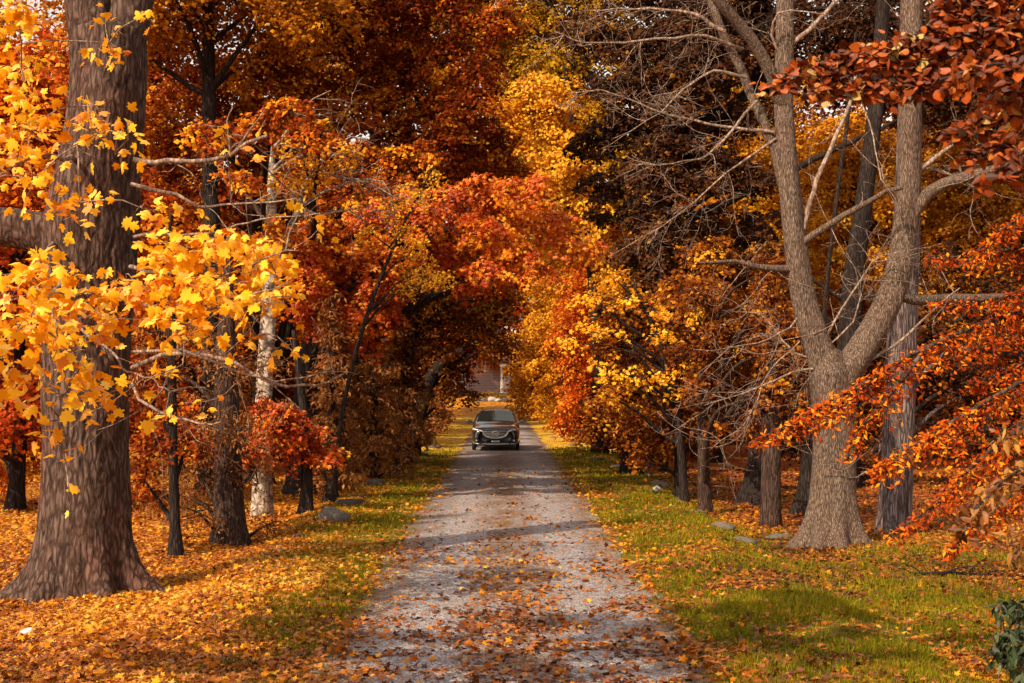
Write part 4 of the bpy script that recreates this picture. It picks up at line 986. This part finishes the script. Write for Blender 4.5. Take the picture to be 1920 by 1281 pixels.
T = Tree('japanese_maple_tree', 'fine leaved orange maple sweeping layered boughs in from the right edge', (6.9, 13.2))
T.stem([(6.9, 13.2, 0), (6.8, 13.2, 1.5), (6.9, 13.3, 3), (7.2, 13.4, 5)], [.2, .17, .15, .1], 12, flare=.5)
for pth, h, dn in [([(2100, 560), (1900, 590, -.2), (1740, 650, -.4), (1600, 730, -.6), (1500, 785, -.7), (1405, 832, -.8)], .55, 34),
                   ([(2100, 620), (1960, 690, -.5), (1820, 770, -.8), (1720, 830, -.9), (1640, 882, -1)], .6, 36),
                   ([(2100, 500), (1980, 530, -.2), (1860, 560, -.3), (1740, 570, -.5)], .4, 34), ([(2100, 420), (1960, 450, 0), (1840, 480, 0), (1735, 480, -.2)], .4, 34),
                   ([(2100, 700), (1980, 760, -.6), (1850, 850, -1), (1760, 940, -1.1), (1660, 1010, -1.2)], .45, 26), ([(2100, 330), (1980, 370, 0), (1880, 430, -.2), (1800, 500, -.4)], .4, 28),
                   ([(2100, 800), (1980, 860, -.6), (1860, 960, -1), (1770, 1040, -1.2)], .4, 30), ([(2100, 640), (1990, 650, -.1), (1880, 700, -.2), (1800, 720, -.2)], .45, 30),
                   ([(1740, 650, -.4), (1650, 760, -.6), (1600, 820, -.6), (1590, 860, -.7)], .3, 22), ([(2100, 380), (2000, 480, .2), (1900, 640, .2), (1840, 700, .1)], .5, 26)]:
    bough(T, pth, 13.2, .062, .66, h * 1.1, dn * 1.6, spread=.65)
    T.limb([(6.9, 13.3, at(0, pth[0][1], 13.2)[2] - .3), at(pth[0][0], pth[0][1], 13.2)], .05, .03, twig=True)
T.finish(L_ORA, B_DARK, T_SLIM, .9, B_DTWIG)

T = Tree('redbud_tree', 'glossy dark red broad leaves overhanging the top right corner', (4.9, 8.2))
T.stem([(4.9, 8.2, 0), (4.8, 8.2, 1.5), (4.9, 8.3, 3), (5.0, 8.4, 5)], [.14, .12, .10, .07], 12, flare=.5)
for pth, h, dn in [([(2250, -120), (1900, 0), (1700, 75), (1560, 110), (1420, 165)], .30, 20), ([(2250, 0), (1960, 70), (1800, 120), (1650, 150), (1520, 170)], .30, 20),
                   ([(2250, 60), (2000, 130), (1880, 190), (1780, 250)], .33, 22), ([(2250, -60), (2000, 10), (1850, 40), (1700, 130)], .33, 20), ([(2250, 180), (2050, 230), (1900, 250), (1800, 300)], .3, 16), ([(2250, -160), (1980, -60), (1840, -10), (1740, 20)], .3, 16), ([(2250, 100, -1), (2000, 160, -1.3), (1880, 120, -1.5), (1760, 150, -1.6)], .33, 14), ([(2250, 220, -1), (2000, 240, -1.3), (1900, 300, -1.5), (1850, 340, -1.6)], .25, 12), ([(2250, 40, .6), (2000, 60, .6), (1850, 90, .6), (1680, 160, .5)], .35, 18)]:
    bough(T, pth, 8.2, .054, .48, h, dn * 3.8, r0=.014, spread=1.0)
    T.limb([(4.9, 8.3, at(0, pth[0][1], 8.2)[2] - .2), at(pth[0][0], pth[0][1], 8.2)], .03, .014, twig=True)
T.finish(L_BEEF, B_DARK, T_HEART, 1.0, B_DTWIG)

T = Tree('dogwood_tree', 'dull pink brown broad leaves drooping at the right edge below the orange boughs', (4.55, 9.6))
T.stem([(4.55, 9.6, 0), (4.5, 9.6, .8), (4.4, 9.6, 1.6), (4.5, 9.6, 2.4)], [.05, .045, .035, .02], 9, flare=.5)
for pth, h, dn in [([(2220, 860), (2050, 840), (1930, 870), (1850, 930), (1800, 1010)], .3, 16), ([(2220, 780), (2050, 760), (1940, 780), (1850, 830)], .3, 14), ([(2220, 900), (2080, 920), (1980, 960), (1900, 1040)], .3, 16)]:
    bough(T, pth, 9.6, .105, .48, h, dn * 2.0, r0=.012, spread=.6)
T.finish(L_PINK, B_DARK, T_SPEAR, 1.4, B_DTWIG)

T = Tree('evergreen_shrub', 'low grey green shrub with drooping leaves at the bottom right corner', (4.5, 12.5), cat='shrub')
for sx in (-.22, -.08, .08, .25):
    T.limb([(4.5, 12.5, -.2), (4.5 + sx * .6, 12.45, .2), (4.5 + sx, 12.4, .55)], .010, .005, 5)
for px, py, rx, ry in [(1893, 1140, 32, 34), (1915, 1180, 36, 40), (1885, 1195, 24, 36), (1905, 1225, 34, 34), (1955, 1150, 46, 50), (1975, 1215, 56, 56)]:
    k = 12.4 / FPX
    T.blob(at(px, py, 12.4), (rx * k, .2, ry * k), 60, .115, .5, per=7, sr=.12, jit=.75, reach=False, twigs=2)
T.finish(L_GREEN, B_DARK, T_SPEAR, 2.2, B_DTWIG, crown='foliage')

# added trees, unseen beside the camera, placed to throw bands of shade on the drive
for x, y, h, r, t, lb in [(-4.9, 6.6, 10.5, 2.4, 1, 'added yellow maple, unseen beyond the left edge, shading drive and lawn'), (-9.2, 5.4, 10, 2.0, 2, 'smaller added yellow maple, unseen, shading the left verge')]:
    crown_tree('maple_tree', lb, x, y, h, r, .22, L_YEL, B_BIG, .5, .45, 18, .42, seed=t)
print('leaves', N_LEAF)
# ================================================================ the car
M_PAINT = plain('black_paint', (.020, .021, .020), .12, 0, 1.0)
M_GLASS = plain('car_glass', (.012, .014, .013), .03, 0, 1.0)
M_GLASS.node_tree.nodes['Principled BSDF'].inputs['IOR'].default_value = 1.9
M_CHROME = plain('chrome', (.78, .76, .73), .32, .75)
M_BLACK = plain('black_plastic', (.012, .012, .012), .55)
M_TYRE = plain('tyre_rubber', (.014, .014, .014), .8)
M_RIM = plain('alloy', (.32, .32, .32), .3, 1.0)
M_LAMP = plain('lamp_glass', (.52, .52, .50), .10, .2, 1.0)
M_PLATE = plain('plate_white', (.62, .62, .60), .5)
M_INK = plain('plate_blue', (.03, .05, .15), .6)


def build_car(cx, cy):
    z0 = float(road_z(cx, cy)) - .004
    e = empty('suv_car', (cx, cy, z0), 'black sport utility car with wide chrome grille coming up the gravel drive', 'car')
    # y runs back from the front bumper; sections: (y, [(x, z) from the sill up to the middle of the top])
    def sec(y, w, zb, zs, zt, tw, dz=0):
        return (y, [(w * .80, zb), (w * .965, zb + .06), (w, (zb + zs) * .5), (w * .985, zs), (w * .95, zs + .04 + (zt - zs) * .25), (tw, zt - .02 - dz), (tw * .55, zt), (0, zt + .012)])
    S = [sec(.02, .70, .36, .62, .80, .60), sec(.06, .84, .27, .66, .90, .74), sec(.22, .93, .23, .72, .99, .80), sec(.55, .97, .23, .82, 1.06, .80), sec(1.0, .985, .24, .90, 1.11, .80),
         sec(1.38, .985, .24, .94, 1.15, .78), sec(1.75, .985, .24, .97, 1.40, .70), sec(2.12, .985, .24, .99, 1.63, .62), sec(2.5, .985, .24, 1.0, 1.70, .63), sec(3.3, .985, .24, 1.01, 1.715, .63),
         sec(4.2, .98, .25, 1.03, 1.67, .62), sec(4.7, .96, .28, 1.02, 1.50, .62), sec(4.95, .90, .33, .95, 1.15, .66), sec(5.05, .80, .40, .85, 1.0, .60)]
    v = []; f = []; k = 15
    for y, s_ in S:
        row = [(x, y, z) for x, z in s_] + [(-x, y, z) for x, z in s_[-2::-1]]
        v += row
    for a in range(len(S) - 1):
        for b in range(k - 1):
            f.append((a * k + b, a * k + b + 1, (a + 1) * k + b + 1, (a + 1) * k + b))
        f.append((a * k + k - 1, a * k, (a + 1) * k, (a + 1) * k + k - 1))
    f.append(tuple(range(k))); f.append(tuple(range(len(S) * k - 1, (len(S) - 1) * k - 1, -1)))
    f = [q[::-1] for q in f]
    pyobj('body', v, f, M_PAINT, e, True, subsurf=2)
    # windscreen and side windows lie just proud of the body
    def pane(name, pts, parent=e, mat=M_GLASS):
        P = np.array(pts, float); nv = np.cross(P[1] - P[0], P[2] - P[0]); nv /= np.linalg.norm(nv)
        vv = [tuple(p) for p in P] + [tuple(p - nv * .02) for p in P]; n_ = len(P)
        ff = [tuple(range(n_)), tuple(range(2 * n_ - 1, n_ - 1, -1))] + [(i, n_ + i, n_ + (i + 1) % n_, (i + 1) % n_) for i in range(n_)]
        return pyobj(name, vv, ff, mat, parent)
    vw = []; fw = []
    for j, (y, z, hw_) in enumerate([(1.40, 1.16, .80), (1.62, 1.30, .74), (1.86, 1.46, .685), (2.06, 1.595, .635)]):
        for i in range(9):
            u = (i - 4) / 4
            vw.append((hw_ * u, y + .10 * u * u - .02, z + .04 * (1 - u * u) + .025))
    for j in range(3):
        for i in range(8):
            a = j * 9 + i; fw.append((a, a + 1, a + 10, a + 9))
    ws = pyobj('windshield', vw, fw, M_GLASS, e, True)
    Box().box((0, 1.50, 1.245), (1.0, .02, .018)).done('wiper', M_BLACK, e)
    for sd in (-1, 1):
        q = [(sd * .955, 1.95, 1.12), (sd * .965, 3.0, 1.12), (sd * .74, 3.0, 1.58), (sd * .75, 2.35, 1.56)]
        pane('side_window', q if sd > 0 else q[::-1])
        q = [(sd * .965, 3.08, 1.12), (sd * .955, 4.3, 1.14), (sd * .76, 4.2, 1.54), (sd * .74, 3.08, 1.58)]
        pane('side_window', q if sd > 0 else q[::-1])
        b = Box(); b.box((sd * .988, 2.85, .92), (.03, .18, .035)); b.done('door_handle', M_CHROME, e, .006)
        # mirrors
        m = Tubes(); m.add([(sd * .93, 1.78, 1.12), (sd * 1.02, 1.76, 1.14)], [.03, .03], 8); mo = m.done('mirror', M_PAINT, e, (0, 0, 0))
        vv = [(sd * (1.00 + .20 * math.cos(a) * .6 + .10), 1.72 + .05 * dy, 1.17 + .085 * math.sin(a)) for dy in (-1, 1) for a in np.linspace(0, 2 * math.pi, 12, endpoint=False)]
        ff = [tuple(range(12)), tuple(range(23, 11, -1))] + [(i, 12 + i, 12 + (i + 1) % 12, (i + 1) % 12) for i in range(12)]
        pyobj('housing', vv, ff, M_PAINT, mo, bevel=.02)
        # slim swept headlights from the grille to the wings
        h = [(sd * .50, .035, .775), (sd * .50, .04, .845), (sd * .72, .10, .90), (sd * .905, .36, .955), (sd * .93, .34, .885), (sd * .74, .07, .80)]
        hl = pane('headlight', h if sd < 0 else h[::-1], mat=M_LAMP)
        for lx, ly, lz in ((.60, .02, .83), (.76, .09, .862)):
            L_ = Tubes(); L_.add([(sd * lx, ly + .05, lz), (sd * lx, ly - .02, lz)], [.042, .042], 14); L_.done('lamp', M_CHROME, hl, (0, 0, 0))
        b = Box(); b.box((sd * .74, .055, .42), (.22, .10, .12)); fo = b.done('fog_lamp_housing', M_BLACK, e, .02)
        L_ = Tubes(); L_.add([(sd * .74, .02, .42), (sd * .74, -.012, .42)], [.045, .045], 14); L_.done('fog_lamp', M_LAMP, fo, (0, 0, 0))
        for wy in (.98, 3.91):
            t = Tubes(); th = np.linspace(0, 2 * math.pi, 33)
            t.add([(sd * .865, wy + .30 * math.cos(a), .375 + .30 * math.sin(a)) for a in th[:-1]] + [(sd * .865, wy + .30, .375)], .09, 10, cap=False)
            we = empty('wheel', (0, 0, 0)); we.parent = e
            vv = [(sd * (.80 + .15 * o), wy + .375 * r_ * math.cos(a), .375 + .375 * r_ * math.sin(a)) for o, r_ in ((0, .96), (.05, 1), (.95, 1), (1, .95), (1.0, .70), (.9, .68)) for a in th[:-1]]
            ff = [(j * 32 + i, j * 32 + (i + 1) % 32, (j + 1) * 32 + (i + 1) % 32, (j + 1) * 32 + i) for j in range(5) for i in range(32)]
            ff.append(tuple(range(32)))
            pyobj('tyre', vv, ff, M_TYRE, we, True)
            b = Tubes()
            for s5 in range(5):
                for da in (-.13, .13):
                    a = s5 * 2 * math.pi / 5 + .3
                    b.add([(sd * .945, wy, .375), (sd * .935, wy + .26 * math.cos(a + da), .375 + .26 * math.sin(a + da))], [.03, .022], 6)
            b.add([(sd * .90, wy, .375), (sd * .955, wy, .375)], [.06, .055], 12)
            b.add([(sd * .93, wy + .262 * math.cos(a), .375 + .262 * math.sin(a)) for a in th], .018, 6, cap=False)
            b.done('rim', M_RIM, we, (0, 0, 0))
    # grille: wide shield with bright bars, chrome wing below, badge in the middle
    gp = [(-.53, .835), (.53, .835), (.50, .74), (.40, .60), (.24, .545), (0, .53), (-.24, .545), (-.40, .60), (-.50, .74)]
    b = Box(); b.prism([(x, z) for x, z in gp], -.015, .10); gr = b.done('grille', M_BLACK, e)
    bars = Tubes()
    for j in range(4):
        z = .605 + j * .062; hwid = np.interp(z, [.53, .545, .60, .74, .835], [0, .24, .40, .50, .53]) - .03
        bars.add([(-hwid, -.022, z), (hwid, -.022, z)], .017, 6)
    bars.done('grille_bar', M_CHROME, gr, (0, 0, 0))
    wing = Tubes(); wing.add(spline([(-.80, .09, .88), (-.54, -.01, .82), (-.47, -.035, .70), (-.36, -.045, .60), (-.2, -.05, .55), (0, -.05, .535), (.2, -.05, .55), (.36, -.045, .60), (.47, -.035, .70), (.54, -.01, .82), (.80, .09, .88)], 60), .024, 8)
    wing.done('chrome_wing', M_CHROME, gr, (0, 0, 0))
    ring = Tubes(); a = np.linspace(0, 2 * math.pi, 33)
    ring.add([(.125 * math.cos(t), -.045, .715 + .10 * math.sin(t)) for t in a], .017, 8, cap=False)
    ring.add(spline([(-.105, -.05, .755), (-.05, -.055, .735), (0, -.058, .685), (.05, -.055, .735), (.105, -.05, .755)], 24), .015, 8)
    ring.done('emblem', M_CHROME, gr, (0, 0, 0))
    b = Box(); b.box((0, .01, .475), (.72, .10, .10)); b.box((0, .03, .33), (1.25, .10, .10)); b.done('lower_intake', M_BLACK, e, .02)
    b = Box(); b.box((0, -.025, .445), (.32, .012, .16)); pl = b.done('number_plate', M_PLATE, e, .004)
    b = Box(); x0 = -.12
    for q in range(7):
        if q == 4: continue
        b.box((x0 + q * .04, -.033, .455), (.010, .004, .07)); b.box((x0 + q * .04 + .012, -.033, .455 + (.03 if q % 2 else -.01)), (.014, .004, .010))
    b.box((0, -.033, .395), (.18, .004, .012)); b.done('lettering', M_INK, pl)
    st = Tubes(); st.add(spline([(-.90, .22, .335), (-.72, .03, .30), (-.3, -.015, .285), (0, -.02, .282), (.3, -.015, .285), (.72, .03, .30), (.90, .22, .335)], 40), .018, 8)
    st.done('bumper_trim', M_CHROME, e, (0, 0, 0))
    for sd in (-1, 1):
        r_ = Tubes(); r_.add(spline([(sd * .60, 2.35, 1.70), (sd * .61, 2.6, 1.755), (sd * .61, 3.9, 1.745), (sd * .60, 4.2, 1.68)], 20), .016, 6); r_.done('roof_rail', M_BLACK, e, (0, 0, 0))
    Box().prism([(-.78, .20), (.78, .20), (.78, .34), (-.78, .34)], .35, 4.75).done('underbody', M_BLACK, e)
    e.scale = (1, 1, .96)
    return e


build_car((929 - CXP) / FPX * 56.6, 56.6)

# ================================================================ the house at the end of the drive
def siding_mat():
    m, nt, out = new_mat('house_siding')
    tc = N(nt, 'TexCoord'); sx = N(nt, 'SeparateXYZ', i_0=tc.outputs['Object'])
    fr = math_(nt, 'FRACT', math_(nt, 'MULTIPLY', sx.outputs[2], 3.2))
    no = N(nt, 'TexNoise', i_Vector=tc.outputs['Object'], i_Scale=3.0, i_Detail=4.0)
    col = mixc(nt, math_(nt, 'MULTIPLY', no.outputs[0], .5), (.27, .18, .165), (.20, .13, .12))
    col = mixc(nt, ramp(nt, fr, [(.0, (1, 1, 1)), (.16, (0, 0, 0))]), col, (.05, .026, .024))
    b = N(nt, 'Bump', i_Strength=.8, i_Distance=.05, i_Height=fr)
    p = N(nt, 'BsdfPrincipled', i_Base_Color=col, i_Roughness=.7, i_Normal=b.outputs[0]); nt.links.new(p.outputs[0], out.inputs[0]); return m


M_SID = siding_mat(); M_WHITE = plain('white_paint', (.60, .58, .54), .6, noise=.25, nscale=6)
M_ROOF = plain('roof_shingle', (.07, .055, .05), .9, noise=.6, nscale=14, bump=.4); M_WIN = plain('window_glass', (.03, .035, .04), .06); M_BRICK = plain('brick_chimney', (.22, .09, .065), .9, noise=.5, nscale=18)
M_STONE = plain('field_stone', (.14, .115, .095), .9, noise=.75, nscale=9, bump=.8); M_STONED = plain('field_stone_dark', (.085, .072, .062), .95, noise=.7, nscale=9, bump=.8); M_STONEL = plain('field_stone_pale', (.36, .33, .29), .9, noise=.5, nscale=9, bump=.8)
HY = 168.0
hx = (905 - CXP) / FPX * HY; hz = float(gz(hx, HY)) - .1
h = empty('house', (hx, HY, hz), 'brown red sided house with white porch columns at the end of the drive', 'house')
b = Box(); b.box((0, 4, 2.9), (13, 8, 5.8)); b.done('wall', M_SID, h)
b = Box(); b.box((0, 3.95, .2), (13.2, 8.2, .4)); b.done('foundation', M_STONED, h)
b = Box(); b.prism([(-7.1, 5.75), (7.1, 5.75), (7.1, 5.95), (0, 9.6), (-7.1, 5.95)], -.5, 8.6); rf = b.done('roof', M_ROOF, h)
b = Box(); b.prism([(-6.4, 6.0), (6.4, 6.0), (0, 9.25)], -.06, -.52 + .5); b.done('gable', M_SID, h)
b = Box(); b.box((3.6, 5, 9.2), (1.0, 1.0, 2.6)); b.box((3.6, 5, 10.55), (1.2, 1.2, .2)); b.done('chimney', M_BRICK, rf)
b = Box()
for sd in (-1, 1):
    n0 = [(sd * 7.2, 5.70), (sd * 7.2, 6.05), (0, 9.78), (0, 9.45)]
    b.prism(n0 if sd < 0 else n0[::-1], -.62, -.5)
b.done('barge_board', M_WHITE, rf)
for wx in (-5.0, -2.6, 4.2, 5.6):
    for wz in (1.75, 4.4):
        b = Box(); b.box((wx, -.03, wz), (1.25, .10, 1.75)); wn = b.done('window', M_WHITE, h, .01)
        b = Box(); b.box((wx, -.075, wz + .40), (1.0, .03, .70)); b.box((wx, -.075, wz - .40), (1.0, .03, .70)); b.done('pane', M_WIN, wn)
b = Box(); b.box((3.0, -.04, 1.45), (1.15, .12, 2.2)); dr = b.done('door', M_WHITE, h, .01)
Box().box((3.4, -.12, 1.4), (.06, .06, .14)).done('handle', M_CHROME, dr)
b = Box(); b.box((3.2, -1.2, .25), (5.2, 2.4, .3)); b.done('porch_floor', M_STONE, h)
b = Box(); b.box((3.2, -1.25, 3.72), (5.4, 2.5, .28)); b.done('porch_beam', M_WHITE, h)
b = Box(); b.prism([(.35, 3.87), (6.05, 3.87), (5.6, 4.35), (.8, 4.35)], -2.7, -.02); b.done('porch_roof', M_ROOF, h)
for px_ in (2.15, 4.1, 5.75):
    c = Tubes(); x_ = px_ if px_ != 2.15 else (941 - CXP) / FPX * (HY - 2.2) - hx
    c.add([(x_, -2.2, .4), (x_, -2.2, .55), (x_, -2.2, .56), (x_, -2.2, 3.4), (x_, -2.2, 3.42), (x_, -2.2, 3.58)], [.26, .26, .19, .16, .24, .25], 16); c.done('column', M_WHITE, h, (0, 0, 0))

# ================================================================ stones
def stone(name, label, x, y, size, mat, seed, group=None, rot=0, sink=.25):
    import bmesh
    bm = bmesh.new(); bmesh.ops.create_icosphere(bm, subdivisions=3, radius=1)
    r = np.random.default_rng(seed); D = nrm(r.normal(size=(9, 3))); Cc = r.uniform(.55, .95, 9)
    for vv in bm.verts:
        p = np.array(vv.co)
        for d, c in zip(D, Cc):                           # cleave flat faces
            t = p @ d
            if t > c: p = p - d * (t - c) * .85
        p = p * (1 + .05 * math.sin(7 * p[0] + seed) * math.cos(6 * p[1] + 2 * p[2]))
        q = (p[0] * size[0] / 2, p[1] * size[1] / 2, p[2] * size[2] / 2)
        vv.co = (q[0] * math.cos(rot) - q[1] * math.sin(rot), q[0] * math.sin(rot) + q[1] * math.cos(rot), q[2])
    me = bpy.data.meshes.new(name); bm.to_mesh(me); bm.free(); me.materials.append(mat)
    o = bpy.data.objects.new(name, me); C.objects.link(o); o.location = (x, y, float(gz(x, y)) + size[2] * (.5 - sink))
    return tag(o, label, 'stone', group)


def stone_px(label, px, py, w, hgt, mat, seed, group=None, dep=None, rot=0, sink=.46):
    x, y = gpt(px, py); k = y / FPX
    return stone('field_stone', label, x, y + .1, (w * k, (dep or w * k * .8), hgt * k * 1.3), mat, seed, group, rot, sink)


stone_px('rounded grey boulder at the edge of the left lawn before the birch', 622, 985, 70, 42, M_STONE, 1, rot=.4)
stone_px('pale pointed kerb stone lit by the sun on the left of the drive', 738, 893, 34, 20, M_STONEL, 2, rot=.5)
stone_px('low mossy stone on the left just nearer than the pale pointed one', 702, 914, 42, 18, M_STONED, 3, rot=.3)
stone_px('wide dark slab sunk in the left bank between boulder and mossy stone', 655, 952, 70, 18, M_STONED, 4, rot=.8)
stone_px('flat pale slab lying on the right lawn left of the young brown trunk', 1352, 992, 60, 18, M_STONE, 5, rot=-.4)
stone_px('low stone beside the flat slab nearest the camera on the right', 1392, 1015, 60, 18, M_STONE, 6, rot=-.2)
stone_px('flat stone at the foot of the reddish dark trunk', 1462, 1000, 60, 13, M_STONE, 7, rot=.1)
stone_px('stone slab below the massive beech trunk', 1235, 908, 44, 16, M_STONE, 8, rot=-.3)
stone_px('upright small pale stone right of the massive beech trunk', 1232, 925, 16, 18, M_STONEL, 9)
stone_px('grey stone at the beech foot on the drive side', 1160, 880, 34, 10, M_STONE, 10)
for j, (px, py) in enumerate([(560, 1010), (520, 1040), (775, 868), (795, 858), (1185, 893), (1270, 940), (1310, 968), (1120, 866), (1080, 838), (675, 938), (1045, 822), (815, 842)]):
    stone_px('small grey kerb stone half sunk in the leaves along the drive', px, py, 30 - .0 * j, 9, M_STONED if j % 2 else M_STONE, 20 + j, 'small kerb stones', rot=j)
stone('field_stone', 'crumpled white scrap like pebble on the leaves before the old maple', *gpt(50, 1166), (.17, .13, .10), M_WHITE, 77, sink=.1)

# bed of boulders and low bushes on the orange lawn before the house
PY = 138.0
for j, (px, wd, hg, mt) in enumerate([(886, .75, .45, M_STONED), (897, .9, .55, M_STONED), (909, .7, .5, M_STONE), (921, 1.1, .6, M_STONEL), (935, .8, .5, M_STONEL), (945, .9, .5, M_STONED), (955, .6, .45, M_STONE)]):
    stone('boulder', 'garden boulder ringing the planting bed before the house', (px - CXP) / FPX * PY, PY + RNG.uniform(-.3, .3), (wd, .8, hg), mt, 50 + j, 'boulders of the planting bed', rot=j)
for j, (px, dy, s_) in enumerate([(902, 1.2, .8), (915, 1.6, 1.0), (930, 1.4, .9), (943, 1.2, .7)]):
    x, y = (px - CXP) / FPX * (PY + dy), PY + dy
    T = Tree('garden_bush', 'low straw coloured bush in the boulder ringed planting bed', (x, y), 'bushes of the planting bed', cat='bush')
    zb = float(gz(x, y)); T.limb([(x, y, zb - .1), (x, y, zb + .5 * s_)], .03, .01)
    T.blob((x, y, zb + .5 * s_), (.6 * s_, .5 * s_, .45 * s_), 260, .16, .5, reach=False, twigs=2)
    T.finish(L_OLIV, B_DARK, T_RHOMB, crown='foliage')

# a dead branch lying on the right lawn
bx, by = gpt(1775, 1066)
fb = empty('fallen_branch', (bx, by, float(gz(bx, by))), 'dark dead branch lying across the shaded grass at the right', 'branch')
b = Tubes()
Q = spline([(-.75, .05, .03), (-.35, -.02, .06), (.1, .03, .07), (.55, .0, .05), (.9, .06, .04)], 24); b.add(Q, np.linspace(.035, .012, 24), 7)
for a_, d_ in ((6, (-.25, .1, .12)), (10, (.3, -.15, .10)), (14, (.25, .12, .16)), (17, (.2, -.1, .05)), (4, (-.2, -.1, .08))):
    b.add(spline([Q[a_], Q[a_] + np.array(d_) * .6 + np.array([0, 0, .03]), Q[a_] + np.array(d_) * 1.3], 8), np.linspace(.014, .004, 8), 5)
b.done('stem', B_DARK, fb, (0, 0, 0))
